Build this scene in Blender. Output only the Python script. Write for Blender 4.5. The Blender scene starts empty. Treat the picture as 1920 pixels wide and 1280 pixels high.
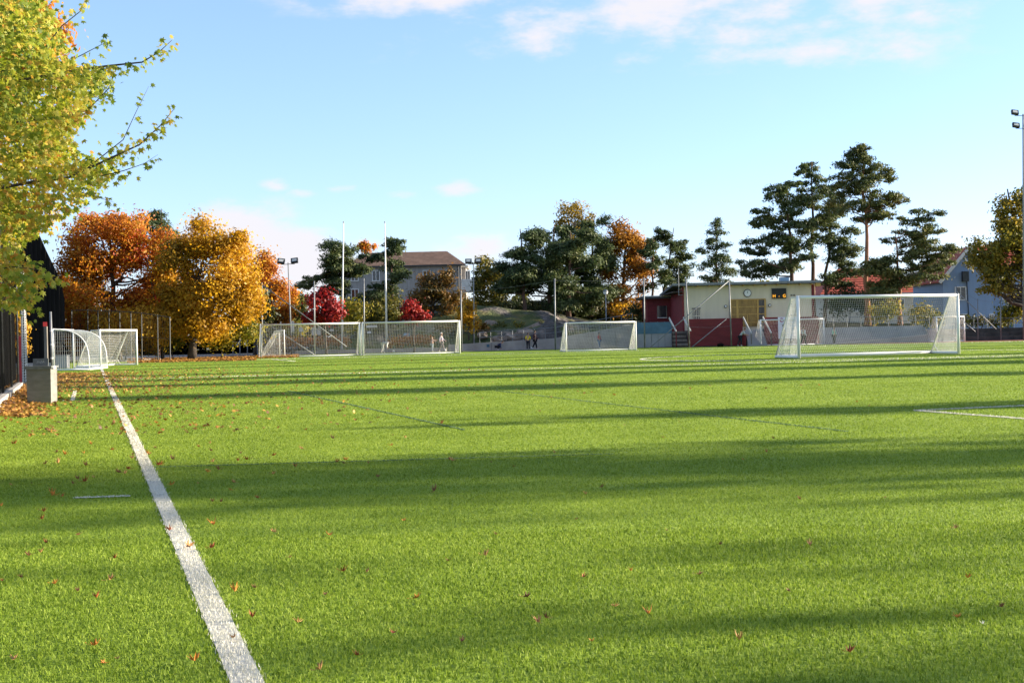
import bpy, math, random
import numpy as np
from mathutils import Vector, Matrix

# ------------------------------------------------------------------ camera, sky, sun, exposure
SC = bpy.context.scene
COL = SC.collection
FPX = 2667.0            # focal length in photograph pixels (50 mm on 36 mm, 1920 px wide)
CAMH = 1.1
ROLL = math.radians(1.25)
PITCH = 8.0 / FPX
cp, sp = math.cos(PITCH), math.sin(PITCH)
_F = Vector((0, cp, -sp)); _U0 = Vector((0, sp, cp)); _R0 = Vector((1, 0, 0))
_R = _R0 * math.cos(ROLL) - _U0 * math.sin(ROLL)
_U = _R0 * math.sin(ROLL) + _U0 * math.cos(ROLL)
CAMP = Vector((0, 0, CAMH))
cd = bpy.data.cameras.new('camera'); cam = bpy.data.objects.new('camera', cd); COL.objects.link(cam)
cd.sensor_width = 36; cd.lens = 50.0; cd.clip_start = 0.05; cd.clip_end = 3000
cam.matrix_world = Matrix((( _R.x, _U.x, -_F.x, 0), (_R.y, _U.y, -_F.y, 0), (_R.z, _U.z, -_F.z, CAMH), (0, 0, 0, 1)))
SC.camera = cam
SUN_EL = math.radians(16.0)
SUN_AZ = math.atan2(1.0, 0.18)          # angle from +Y towards +X (sun stands to the right, a little ahead)
sun_dir = Vector((math.sin(SUN_AZ) * math.cos(SUN_EL), math.cos(SUN_AZ) * math.cos(SUN_EL), math.sin(SUN_EL)))
sl = bpy.data.lights.new('sun', 'SUN'); sl.energy = 4.0; sl.angle = math.radians(0.53); sl.color = (1.0, 0.87, 0.68)
so = bpy.data.objects.new('sun', sl); COL.objects.link(so)
so.rotation_euler = sun_dir.to_track_quat('Z', 'Y').to_euler(); so.location = (60, 20, 40)
W = bpy.data.worlds.new('World'); SC.world = W; W.use_nodes = True
SC.view_settings.view_transform = 'Standard'; SC.view_settings.look = 'None'
SC.view_settings.exposure = 1.95; SC.view_settings.gamma = 1.0
SC.view_settings.use_curve_mapping = False
SC.render.engine = 'CYCLES'
SC.cycles.max_bounces = 6; SC.cycles.transparent_max_bounces = 8
SC.cycles.use_denoising = True

def world_nodes():
    nt = W.node_tree; N = nt.nodes; L = nt.links
    N.clear()
    out = N.new('ShaderNodeOutputWorld'); bg = N.new('ShaderNodeBackground')
    sky = N.new('ShaderNodeTexSky'); sky.sky_type = 'NISHITA'; sky.sun_disc = False
    sky.sun_elevation = SUN_EL; sky.sun_rotation = SUN_AZ
    sky.air_density = 1.0; sky.dust_density = 0.35; sky.ozone_density = 1.6
    bg.inputs['Strength'].default_value = 0.064
    def M(op, a, b=None, c=None):
        m = N.new('ShaderNodeMath'); m.operation = op
        for i, x in enumerate((a, b, c)):
            if x is None: continue
            if isinstance(x, (int, float)): m.inputs[i].default_value = x
            else: L.new(x, m.inputs[i])
        return m.outputs[0]
    tc = N.new('ShaderNodeTexCoord'); sx = N.new('ShaderNodeSeparateXYZ'); L.new(tc.outputs['Generated'], sx.inputs[0])
    az = M('ARCTAN2', sx.outputs['X'], sx.outputs['Y'])
    el = M('ARCSINE', sx.outputs['Z'])
    cmb = N.new('ShaderNodeCombineXYZ')
    L.new(M('MULTIPLY', az, 1.0), cmb.inputs[0]); L.new(M('MULTIPLY', el, 2.4), cmb.inputs[1]); cmb.inputs[2].default_value = 0.37
    def noise(scale, detail, rough, off):
        mp = N.new('ShaderNodeMapping'); mp.inputs['Location'].default_value = off
        L.new(cmb.outputs[0], mp.inputs[0])
        n = N.new('ShaderNodeTexNoise'); n.inputs['Scale'].default_value = scale; n.inputs['Detail'].default_value = detail
        n.inputs['Roughness'].default_value = rough
        L.new(mp.outputs[0], n.inputs['Vector']); return n.outputs['Fac']
    fine = noise(16.0, 7.0, 0.6, (0.3, 0.1, 0))
    broad = noise(2.6, 2.0, 0.5, (4.3, 1.7, 0))
    # cloud banks: places in the sky (azimuth, elevation and their spreads in radians, weight)
    banks = [(1380, 30, 420, 70, .46), (1130, 20, 190, 50, .62), (1570, 82, 130, 40, .60), (760, -12, 150, 35, .70), (1640, -10, 130, 35, .66), (1330, 60, 160, 40, .58),
             (465, 438, 90, 46, 1.0), (575, 500, 110, 46, .95), (520, 455, 90, 40, .9), (858, 352, 36, 13, .75), (515, 348, 26, 10, .52), (750, 366, 34, 9, .50),
             (640, 352, 30, 8, .46), (570, 363, 28, 8, .48), (900, 470, 130, 24, .50), (1800, 450, 60, 30, .42)]
    tot = None
    for px, py, rx, ry, w in banks:
        d = (_F + _R * ((px - 960) / FPX) + _U * ((640 - py) / FPX)).normalized()
        a0 = math.atan2(d.x, d.y); e0 = math.asin(d.z)
        dx = M('MULTIPLY', M('SUBTRACT', az, a0), FPX / rx); dy = M('MULTIPLY', M('SUBTRACT', el, e0), FPX / ry)
        r2 = M('ADD', M('MULTIPLY', dx, dx), M('MULTIPLY', dy, dy))
        g = M('MULTIPLY', M('POWER', 2.718, M('MULTIPLY', r2, -0.7)), w)
        tot = g if tot is None else M('MAXIMUM', tot, g)
    # unseen cumulus added beyond the view, coverage raised to lift the fill light
    outside = M('MULTIPLY', M('MAXIMUM', M('SUBTRACT', broad, 0.45), 0.0), 3.6)
    away = M('MINIMUM', M('MAXIMUM', M('MULTIPLY', M('SUBTRACT', M('ABSOLUTE', az), 0.42), 6.0), 0.0), 1.0)
    high = M('MINIMUM', M('MAXIMUM', M('MULTIPLY', M('SUBTRACT', el, 0.27), 10.0), 0.0), 1.0)
    tot = M('MAXIMUM', tot, M('MULTIPLY', outside, M('MAXIMUM', away, high)))
    dens = M('ADD', tot, M('MULTIPLY', M('SUBTRACT', fine, 0.5), 2.1))
    ramp = N.new('ShaderNodeMapRange'); ramp.interpolation_type = 'SMOOTHSTEP'
    ramp.inputs['From Min'].default_value = 0.14; ramp.inputs['From Max'].default_value = 0.80; ramp.inputs['To Max'].default_value = 0.92
    L.new(dens, ramp.inputs['Value'])
    gate = M('MINIMUM', M('MULTIPLY', tot, 5.0), 1.0)
    fac = M('MULTIPLY', ramp.outputs[0], gate)
    up = M('MINIMUM', M('MAXIMUM', M('MULTIPLY', el, 4.2), 0.0), 1.0)
    tint = N.new('ShaderNodeMix'); tint.data_type = 'RGBA'; L.new(up, tint.inputs['Factor'])
    tint.inputs['A'].default_value = (.74, .85, 1.46, 1); tint.inputs['B'].default_value = (.97, 1.02, 1.13, 1)
    clear = N.new('ShaderNodeMix'); clear.data_type = 'RGBA'; clear.blend_type = 'MULTIPLY'; clear.inputs['Factor'].default_value = 1.0
    L.new(sky.outputs[0], clear.inputs['A']); L.new(tint.outputs['Result'], clear.inputs['B'])
    mix = N.new('ShaderNodeMix'); mix.data_type = 'RGBA'
    L.new(fac, mix.inputs['Factor']); L.new(clear.outputs['Result'], mix.inputs['A'])
    mix.inputs['B'].default_value = CLOUD
    L.new(mix.outputs['Result'], bg.inputs['Color']); L.new(bg.outputs[0], out.inputs[0])
CLOUD = (3.9, 3.75, 3.9, 1)
world_nodes()

# ------------------------------------------------------------------ helpers
TH = math.radians(16.6)
CT, ST = math.cos(TH), math.sin(TH)
def fld(n, a, z=0.0):                    # pitch coordinates: n across, a along the touchline
    return Vector((n * CT - a * ST, n * ST + a * CT, z))
def to_fld(X, Y):
    return X * CT + Y * ST, -X * ST + Y * CT
def at(px, py, Y):
    d = _F + _R * ((px - 960) / FPX) + _U * ((640 - py) / FPX)
    return CAMP + d * (Y / d.y)
def gx(px, Y, z=0.0):                    # world x of a point at depth Y and height z seen at column px
    lo = at(px, 640, Y)
    return lo.x - (z - lo.z) * -math.tan(ROLL) * 1.0 if False else lo.x + (lo.z - z) * math.tan(ROLL) * -1.0
def hz(px, py, Y): return at(px, py, Y).z

def link(o, parent=None):
    COL.objects.link(o)
    if parent: o.parent = parent
    return o
def tag(o, label=None, cat=None, group=None, kind=None):
    if label: o['label'] = label
    if cat: o['category'] = cat
    if group: o['group'] = group
    if kind: o['kind'] = kind
    return o
def empty(name, loc, rz=0.0):
    o = bpy.data.objects.new(name, None); COL.objects.link(o); o.location = loc; o.rotation_euler = (0, 0, rz)
    o.empty_display_size = 0.2
    return o

class MB:
    def __init__(s): s.v = []; s.f = []
    def add(s, vs, fs):
        b = len(s.v); s.v += [tuple(v) for v in vs]; s.f += [tuple(i + b for i in f) for f in fs]; return s
    def box(s, c, d, rz=0.0, M=None):
        cx, cy, cz = c; hx, hy, hz_ = d[0] / 2, d[1] / 2, d[2] / 2
        vs = [Vector((x, y, z)) for x in (-hx, hx) for y in (-hy, hy) for z in (-hz_, hz_)]
        if M is None: M = Matrix.Rotation(rz, 3, 'Z')
        vs = [M @ v + Vector(c) for v in vs]
        return s.add(vs, [(0, 1, 3, 2), (4, 6, 7, 5), (0, 4, 5, 1), (2, 3, 7, 6), (0, 2, 6, 4), (1, 5, 7, 3)])
    def bx(s, x0, x1, y0, y1, z0, z1):
        return s.box(((x0 + x1) / 2, (y0 + y1) / 2, (z0 + z1) / 2), (x1 - x0, y1 - y0, z1 - z0))
    def bar(s, p, q, w, h=None, up=(0, 0, 1)):
        p = Vector(p); q = Vector(q); h = h or w
        d = (q - p); L = d.length; d.normalize()
        up = Vector(up)
        if abs(d.dot(up)) > 0.98: up = Vector((0, 1, 0))
        sx = d.cross(up).normalized(); u = sx.cross(d).normalized()
        M = Matrix((sx, d, u)).transposed()
        return s.box((p + q) / 2, (w, L, h), M=M)
    def tube(s, pts, rad, n=6, cap=True):
        pts = [Vector(p) for p in pts]
        if isinstance(rad, (int, float)): rad = [rad] * len(pts)
        b = len(s.v); prev = None
        for i, p in enumerate(pts):
            d = (pts[min(i + 1, len(pts) - 1)] - pts[max(i - 1, 0)]).normalized()
            ref = Vector((1, 0, 0)) if abs(d.x) < 0.8 else Vector((0, 1, 0))
            if prev is not None: ref = prev
            a = (ref - d * ref.dot(d)).normalized(); c = d.cross(a); prev = a
            for k in range(n):
                t = 2 * math.pi * k / n
                s.v.append(tuple(p + (a * math.cos(t) + c * math.sin(t)) * rad[i]))
        for i in range(len(pts) - 1):
            for k in range(n):
                k2 = (k + 1) % n
                s.f.append((b + i * n + k, b + i * n + k2, b + (i + 1) * n + k2, b + (i + 1) * n + k))
        if cap:
            s.f.append(tuple(b + k for k in reversed(range(n)))); e = b + (len(pts) - 1) * n
            s.f.append(tuple(e + k for k in range(n)))
        return s
    def poly(s, pts, ext):                # closed prism: polygon extruded by a vector
        n = len(pts); e = Vector(ext); p = [Vector(q) for q in pts]
        vs = p + [q + e for q in p]
        fs = [tuple(range(n - 1, -1, -1)), tuple(range(n, 2 * n))] + [(i, (i + 1) % n, n + (i + 1) % n, n + i) for i in range(n)]
        return s.add(vs, fs)
    def lathe(s, prof, c, n=12, axis='Z'):
        b = len(s.v); c = Vector(c)
        for r, h in prof:
            for k in range(n):
                t = 2 * math.pi * k / n
                v = Vector((r * math.cos(t), r * math.sin(t), h))
                if axis == 'Y': v = Vector((v.x, -v.z, v.y))
                s.v.append(tuple(c + v))
        for i in range(len(prof) - 1):
            for k in range(n):
                k2 = (k + 1) % n
                s.f.append((b + i * n + k, b + i * n + k2, b + (i + 1) * n + k2, b + (i + 1) * n + k))
        s.f.append(tuple(b + k for k in reversed(range(n)))); e = b + (len(prof) - 1) * n
        s.f.append(tuple(e + k for k in range(n)))
        return s
    def build(s, name, mat, parent=None, smooth=False):
        me = bpy.data.meshes.new(name); me.from_pydata(s.v, [], s.f); me.update()
        if smooth: me.polygons.foreach_set('use_smooth', [True] * len(me.polygons))
        me.materials.append(mat)
        o = bpy.data.objects.new(name, me); link(o, parent)
        if parent is not None: o.matrix_parent_inverse = Matrix.Identity(4) if parent.type == 'EMPTY' and parent.get('local') else parent_inv(parent)
        return o
def parent_inv(p):
    m = p.matrix_basis.copy()
    if p.parent: m = p.parent.matrix_basis @ m if not p.parent.get('local') else m
    return Matrix.LocRotScale(p.location, p.rotation_euler, p.scale).inverted() if p.parent is None else \
        (Matrix.LocRotScale(p.parent.location, p.parent.rotation_euler, p.parent.scale)).inverted() @ Matrix.Identity(4) if False else inv_chain(p)
def inv_chain(p):
    # world matrix of p = product of parent matrices; every builder gives vertices in world space
    m = world_of(p)
    return m.inverted()
def world_of(o):
    b = Matrix.LocRotScale(o.location, o.rotation_euler, o.scale)
    if o.parent is None: return b
    return world_of(o.parent) @ o.matrix_parent_inverse @ b

def np_mesh(name, verts, loops, sizes, mat, parent=None, attr=None):
    me = bpy.data.meshes.new(name)
    nv = len(verts); me.vertices.add(nv); me.vertices.foreach_set('co', np.asarray(verts, np.float32).ravel())
    nl = len(loops); me.loops.add(nl); me.loops.foreach_set('vertex_index', np.asarray(loops, np.int32))
    sizes = np.asarray(sizes, np.int32); me.polygons.add(len(sizes))
    starts = np.concatenate(([0], np.cumsum(sizes)[:-1])).astype(np.int32)
    me.polygons.foreach_set('loop_start', starts)
    me.update(calc_edges=True)
    if attr is not None:
        a = me.attributes.new('rnd', 'FLOAT', 'FACE'); a.data.foreach_set('value', np.asarray(attr, np.float32))
    me.materials.append(mat)
    o = bpy.data.objects.new(name, me); link(o, parent)
    if parent is not None: o.matrix_parent_inverse = inv_chain(parent)
    return o

# ------------------------------------------------------------------ materials
def new_mat(name):
    m = bpy.data.materials.new(name); m.use_nodes = True
    nt = m.node_tree; return m, nt, nt.nodes['Principled BSDF']
def c4(c): return (c[0], c[1], c[2], 1)
def plain(name, c, rough=0.6, metal=0.0, var=0.25, scale=3.0, bump=0.0, bscale=40.0, stretch=(1, 1, 1), spec=0.4):
    m, nt, p = new_mat(name); N, L = nt.nodes, nt.links
    p.inputs['Roughness'].default_value = rough; p.inputs['Metallic'].default_value = metal
    p.inputs['Specular IOR Level'].default_value = spec
    g = N.new('ShaderNodeNewGeometry'); mp = N.new('ShaderNodeMapping'); mp.inputs['Scale'].default_value = stretch
    L.new(g.outputs['Position'], mp.inputs[0])
    n = N.new('ShaderNodeTexNoise'); n.inputs['Scale'].default_value = scale; n.inputs['Detail'].default_value = 6
    L.new(mp.outputs[0], n.inputs['Vector'])
    r = N.new('ShaderNodeValToRGB'); r.color_ramp.elements[0].position = 0.3; r.color_ramp.elements[1].position = 0.7
    r.color_ramp.elements[0].color = c4([x * (1 - var) for x in c]); r.color_ramp.elements[1].color = c4([min(1, x * (1 + var)) for x in c])
    L.new(n.outputs['Fac'], r.inputs[0]); L.new(r.outputs[0], p.inputs['Base Color'])
    if bump:
        n2 = N.new('ShaderNodeTexNoise'); n2.inputs['Scale'].default_value = bscale; n2.inputs['Detail'].default_value = 4
        L.new(mp.outputs[0], n2.inputs['Vector'])
        b = N.new('ShaderNodeBump'); b.inputs['Strength'].default_value = bump; b.inputs['Distance'].default_value = 0.02
        L.new(n2.outputs['Fac'], b.inputs['Height']); L.new(b.outputs[0], p.inputs['Normal'])
    return m
def leafmat(name, cols, trans=0.4, rough=0.55, tint=1.25, nscale=0.35):
    """colour from a per-leaf random value plus a slow drift through the crown"""
    m, nt, p = new_mat(name); N, L = nt.nodes, nt.links
    a = N.new('ShaderNodeAttribute'); a.attribute_name = 'rnd'
    g = N.new('ShaderNodeNewGeometry')
    n = N.new('ShaderNodeTexNoise'); n.inputs['Scale'].default_value = nscale; n.inputs['Detail'].default_value = 3
    L.new(g.outputs['Position'], n.inputs['Vector'])
    mr = N.new('ShaderNodeMath'); mr.operation = 'MULTIPLY_ADD'; L.new(n.outputs['Fac'], mr.inputs[0]); mr.inputs[1].default_value = 1.6; mr.inputs[2].default_value = -0.8
    ad = N.new('ShaderNodeMath'); ad.operation = 'ADD'; L.new(a.outputs['Fac'], ad.inputs[0]); L.new(mr.outputs[0], ad.inputs[1])
    r = N.new('ShaderNodeValToRGB'); L.new(ad.outputs[0], r.inputs[0])
    e = r.color_ramp.elements
    while len(e) < len(cols): e.new(0.5)
    for i, c in enumerate(cols):
        e[i].position = i / (len(cols) - 1); e[i].color = c4(c)
    L.new(r.outputs[0], p.inputs['Base Color']); p.inputs['Roughness'].default_value = rough
    p.inputs['Specular IOR Level'].default_value = 0.3
    t = N.new('ShaderNodeBsdfTranslucent'); mx = N.new('ShaderNodeMixShader'); mx.inputs[0].default_value = trans
    mul = N.new('ShaderNodeMix'); mul.data_type = 'RGBA'; mul.blend_type = 'MULTIPLY'; mul.inputs['Factor'].default_value = 1
    L.new(r.outputs[0], mul.inputs['A']); mul.inputs['B'].default_value = (tint, tint, tint * 0.8, 1)
    L.new(mul.outputs['Result'], t.inputs['Color'])
    L.new(p.outputs[0], mx.inputs[1]); L.new(t.outputs[0], mx.inputs[2])
    L.new(mx.outputs[0], N['Material Output'].inputs['Surface'])
    return m
MT = {}
MT['white'] = plain('white_paint', (.78, .78, .76), .4, var=.06, scale=1.5)
MT['offwhite'] = plain('weathered_white', (.62, .61, .57), .55, var=.15, scale=2)
MT['net'] = plain('net_cord', (.72, .71, .68), .8, var=.1)
MT['steel'] = plain('galvanised_steel', (.21, .22, .23), .55, metal=.4, var=.2, scale=4)
MT['darksteel'] = plain('dark_steel', (.05, .055, .06), .5, metal=.3, var=.2)
MT['concrete'] = plain('concrete', (.36, .33, .30), .9, var=.18, scale=1.2, bump=.3, bscale=20)
MT['greyconc'] = plain('pale_concrete', (.29, .29, .30), .9, var=.14, scale=.8, bump=.2, bscale=20)
MT['binc'] = plain('exposed_concrete', (.25, .24, .215), .9, var=.16, scale=6, bump=.6, bscale=160, stretch=(1, 1, 3))
MT['asphalt'] = plain('asphalt', (.11, .105, .10), .95, var=.2, scale=1.0)
MT['track'] = plain('red_rubber_track', (.26, .06, .04), .9, var=.15, scale=1)
MT['black'] = plain('black_cladding', (.010, .009, .009), .8, var=.4, scale=1.0, stretch=(3, 3, .4), spec=.12)
MT['blackcloth'] = plain('black_windbreak', (.007, .007, .007), 1.0, var=.3, spec=.03)
MT['redwood'] = plain('red_painted_boards', (.17, .018, .022), .65, var=.2, scale=1.2, stretch=(1, 1, 6))
MT['redpaint'] = plain('red_paint', (.42, .025, .025), .5, var=.15)
MT['beige'] = plain('beige_boards', (.66, .58, .43), .7, var=.07, scale=.8, stretch=(3, 3, .5))
MT['pinewood'] = plain('varnished_pine', (.48, .29, .075), .5, var=.25, scale=2.5, stretch=(4, 4, .6))
MT['oldwood'] = plain('weathered_wood', (.17, .15, .13), .85, var=.25, scale=3, stretch=(3, 3, .6))
MT['darkwood'] = plain('dark_wood', (.05, .04, .035), .8, var=.3, scale=3)
MT['terr'] = plain('dark_weathered_terrace', (.055, .05, .048), .9, var=.45, scale=1.4)
MT['roofgrey'] = plain('grey_roof_felt', (.10, .11, .12), .8, var=.2)
MT['blue'] = plain('blue_boards', (.24, .34, .50), .7, var=.06, scale=1, stretch=(4, 4, .5))
MT['bluetarp'] = plain('blue_tarpaulin', (.06, .14, .21), .5, var=.2, scale=1.5)
MT['greyboard'] = plain('grey_boards', (.34, .32, .30), .8, var=.16, scale=1.4, stretch=(4, 4, .4))
MT['glass'] = plain('dark_glass', (.015, .02, .025), .08, var=.2, spec=.8)
MT['winwhite'] = plain('white_window_frame', (.7, .7, .68), .5, var=.05)
MT['tilebrown'] = plain('brown_roof_tile', (.20, .125, .09), .8, var=.25, scale=2)
MT['tilered'] = plain('red_roof_tile', (.38, .075, .04), .75, var=.25, scale=1.6)
MT['cream'] = plain('cream_render', (.55, .50, .42), .85, var=.08)
MT['bark'] = plain('grey_brown_bark', (.075, .06, .05), .95, var=.4, scale=6, stretch=(1, 1, .3), bump=.6, bscale=14)
MT['pinebark'] = plain('pine_bark', (.11, .065, .045), .95, var=.4, scale=5, stretch=(1, 1, .3), bump=.6, bscale=12)
MT['redbark'] = plain('orange_pine_bark', (.26, .125, .07), .9, var=.35, scale=4, stretch=(1, 1, .4))
MT['birchbark'] = plain('pale_birch_bark', (.42, .38, .33), .8, var=.35, scale=5)
MT['amber'] = None
PINE = [(.024, .042, .016), (.050, .078, .026), (.086, .115, .036), (.14, .15, .05)]
MT['pine'] = leafmat('pine_needles', PINE, .25, .6)
MT['pine2'] = leafmat('warm_pine_needles', [(.036, .052, .018), (.072, .096, .028), (.115, .13, .038), (.18, .16, .055)], .28, .6)
MT['gold'] = leafmat('golden_leaves', [(.20, .13, .014), (.40, .22, .014), (.54, .30, .02), (.62, .39, .045)], .52)
MT['orange'] = leafmat('orange_leaves', [(.24, .07, .014), (.42, .13, .014), (.52, .21, .018), (.48, .27, .024), (.42, .08, .02)], .5)
MT['rust'] = leafmat('rust_leaves', [(.20, .06, .02), (.40, .12, .015), (.52, .20, .02), (.48, .27, .03), (.45, .08, .02)], .52)
MT['amberbrown'] = leafmat('amber_brown_leaves', [(.12, .055, .015), (.26, .11, .018), (.40, .18, .022), (.44, .24, .03)], .4)
MT['oak'] = leafmat('oak_leaves', [(.07, .075, .014), (.15, .14, .02), (.26, .20, .026), (.40, .26, .035)], .42)
MT['crimson'] = leafmat('crimson_leaves', [(.09, .006, .008), (.21, .010, .013), (.36, .020, .020), (.38, .06, .03)], .35)
MT['olive'] = leafmat('olive_leaves', [(.05, .06, .013), (.11, .11, .018), (.19, .16, .022), (.30, .21, .03)], .35)
MT['yelgreen'] = leafmat('yellow_green_leaves', [(.06, .07, .010), (.15, .15, .012), (.28, .23, .02), (.42, .28, .03)], .4)
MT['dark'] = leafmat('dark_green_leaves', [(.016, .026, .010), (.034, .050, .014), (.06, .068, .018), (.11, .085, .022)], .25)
MT['brown'] = leafmat('brown_olive_leaves', [(.05, .045, .012), (.12, .075, .014), (.22, .10, .018), (.16, .13, .02)], .35)
MT['birch'] = leafmat('birch_leaves', [(.14, .11, .02), (.30, .21, .03), (.42, .28, .04)], .4)
MT['hedge'] = leafmat('orange_hedge_leaves', [(.20, .06, .02), (.45, .14, .03), (.58, .22, .04), (.40, .28, .06)], .35)
MT['maple'] = leafmat('maple_leaves', [(.10, .15, .018), (.20, .26, .022), (.30, .33, .03), (.40, .38, .045), (.50, .36, .05), (.50, .24, .04)], .45, nscale=.8)
MT['litter'] = leafmat('fallen_leaves', [(.09, .045, .018), (.24, .10, .025), (.40, .19, .04), (.52, .30, .07)], .2, nscale=2.0)

def turf_mat(name, blade):
    m, nt, p = new_mat(name); N, L = nt.nodes, nt.links
    g = N.new('ShaderNodeNewGeometry')
    def noise(s, d=3, st=None):
        n = N.new('ShaderNodeTexNoise'); n.inputs['Scale'].default_value = s; n.inputs['Detail'].default_value = d
        L.new(g.outputs['Position'], n.inputs['Vector']); return n.outputs['Fac']
    r = N.new('ShaderNodeValToRGB'); e = r.color_ramp.elements
    cols = [(.102, .166, .012), (.170, .257, .020), (.236, .330, .030), (.33, .41, .06)]
    while len(e) < 4: e.new(.5)
    for i, c in enumerate(cols): e[i].position = i / 3; e[i].color = c4(c)
    ad = N.new('ShaderNodeMath'); ad.operation = 'ADD'
    if blade:
        a = N.new('ShaderNodeAttribute'); a.attribute_name = 'rnd'; src = a.outputs['Fac']
    else: src = noise(60, 6)
    n1 = noise(.9, 4)
    mr = N.new('ShaderNodeMath'); mr.operation = 'MULTIPLY_ADD'; L.new(n1, mr.inputs[0]); mr.inputs[1].default_value = .7; mr.inputs[2].default_value = -.35
    L.new(src, ad.inputs[0]); L.new(mr.outputs[0], ad.inputs[1]); L.new(ad.outputs[0], r.inputs[0])
    L.new(r.outputs[0], p.inputs['Base Color']); p.inputs['Roughness'].default_value = .6; p.inputs['Specular IOR Level'].default_value = .2
    if blade:
        t = N.new('ShaderNodeBsdfTranslucent'); L.new(r.outputs[0], t.inputs['Color'])
        mx = N.new('ShaderNodeMixShader'); mx.inputs[0].default_value = .38
        L.new(p.outputs[0], mx.inputs[1]); L.new(t.outputs[0], mx.inputs[2]); L.new(mx.outputs[0], N['Material Output'].inputs['Surface'])
    else:
        p.inputs['Roughness'].default_value = .9
        b = N.new('ShaderNodeBump'); b.inputs['Strength'].default_value = .8; b.inputs['Distance'].default_value = .03
        L.new(noise(45, 5), b.inputs['Height']); L.new(b.outputs[0], p.inputs['Normal'])
    return m
MT['turf'] = turf_mat('turf_base', False)
MT['blade'] = turf_mat('turf_blades', True)
MT['line'] = leafmat('white_turf_line', [(.40, .40, .32), (.60, .585, .52), (.72, .70, .63), (.78, .76, .69)], .25, .6, tint=1.0)
MT['blueline'] = leafmat('blue_turf_line', [(.08, .16, .08), (.12, .21, .10), (.16, .25, .12)], .25, .6, tint=1.0)

# ------------------------------------------------------------------ ground
def sheet(name, pts, z, mat, kind='structure'):
    b = MB(); b.add([(p[0], p[1], z) for p in pts], [tuple(range(len(pts)))])
    return tag(b.build(name, mat), kind=kind)
MT['soil'] = plain('soil_and_rough_grass', (.085, .08, .035), .95, var=.4, scale=.25, bump=.4, bscale=3)
sheet('ground', [(-900, -200), (900, -200), (900, 1500), (-900, 1500)], 0.0, MT['soil'])
NMIN = -1.6
far_l, far_r = fld(NMIN, 108), None
pitch_poly = [fld(NMIN, -14), fld(75, -14), (75 * CT + 20, 105.0), (24, 107.5), (9, 116.5), (-22, 119.0), (-34.5, 108)]
sheet('pitch', [(p[0], p[1]) for p in pitch_poly], 0.004, MT['turf'])
sheet('running_track', [(25, 107.2), (75, 104.2), (75, 112), (25, 112)], 0.008, MT['track'])
sheet('path', [(9, 116.4), (25, 107.4), (25, 114.5), (9, 122)], 0.012, MT['asphalt'])
sheet('parking_area', [(-60, 120.5), (-10, 120.2), (-10, 175), (-60, 175)], 0.016, MT['asphalt'])

rng = np.random.default_rng(7)
LINES = []
def seg_mask(X, Y, p, q, w):
    px, py = p; qx, qy = q
    dx, dy = qx - px, qy - py; L = math.hypot(dx, dy); dx /= L; dy /= L
    t = (X - px) * dx + (Y - py) * dy; s = np.abs(-(X - px) * dy + (Y - py) * dx)
    return (t > 0) & (t < L) & (s < w / 2)
def line_def(name, label, segs, w, mat, zs=.010, hgt=.036):
    LINES.append(dict(name=name, label=label, segs=segs, w=w, mat=mat, z=zs, h=hgt))
F2 = lambda n, a: tuple(fld(n, a)[:2])
G2 = lambda px, py: (lambda p: (p.x, p.y))(CAMP + (lambda d: d * (-CAMH / d.z))(_F + _R * ((px - 960) / FPX) + _U * ((640 - py) / FPX)))
tl0 = G2(462, 1279); tl1 = G2(193, 698)
tn, ta = to_fld(*tl0); tn2, ta2 = to_fld(*tl1)
TLN = (tn + tn2) / 2
_d = Vector((tl1[0] - tl0[0], tl1[1] - tl0[1])).normalized()
line_def('touchline', 'wide white line running from the near edge to the small goals', [(tuple(Vector(tl0) - _d * 7), tuple(Vector(tl1) + _d * 30))], .105, 'line')
c0 = Vector(G2(1717, 770.5)); c1 = Vector(G2(1919, 786)); c2 = Vector(G2(1919, 761.5))
line_def('penalty_area_line', 'white corner of lines near the right edge of the pitch', [(tuple(c0), tuple(c0 + (c1 - c0) * 10)), (tuple(c0), tuple(c0 + (c2 - c0) * 16))], .10, 'line')
h0 = Vector(G2(215, 711.5)); h1 = Vector(G2(1919, 668.5))
line_def('halfway_line', 'thin white line crossing the whole pitch in the distance', [(tuple(h0), tuple(h0 + (h1 - h0) * 1.6))], .12, 'line', hgt=.05)
cc = fld(to_fld(*G2(1232, 676))[0] + 9.15, to_fld(*G2(1232, 676))[1])
cs = []
for k in range(72):
    t0 = 2 * math.pi * k / 72; t1 = 2 * math.pi * (k + 1) / 72
    cs.append(((cc.x + 9.15 * math.cos(t0), cc.y + 9.15 * math.sin(t0)), (cc.x + 9.15 * math.cos(t1), cc.y + 9.15 * math.sin(t1))))
line_def('circle_line', 'white curved line of the circle before the large goal', cs, .12, 'line', hgt=.05)
g0 = Vector(G2(858, 665.3)); g1 = Vector(G2(1400, 652.5))
line_def('goal_line', 'white line along the far end by the far goals', [(tuple(g0 - (g1 - g0) * .7), tuple(g0 + (g1 - g0) * 2.2))], .12, 'line', hgt=.07)
t0 = Vector(G2(137, 935)); t1 = Vector(G2(244, 931.5))
line_def('tick_line', 'short white dash beside the touchline', [(tuple(t0), tuple(t1))], .05, 'line')
t0 = Vector(G2(112, 752)); t1 = Vector(G2(136, 751)); t2 = Vector(G2(141, 733))
line_def('corner_mark_line', 'small leaf covered white mark beside the concrete bin', [(tuple(t0), tuple(t1)), (tuple(t1), tuple(t2))], .07, 'line')
t0 = Vector(G2(512, 674)); t1 = Vector(G2(552, 677.5))
line_def('goal_area_line', 'short white line before the far pair of goals', [(tuple(t0), tuple(t1))], .12, 'line', hgt=.06)
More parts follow.
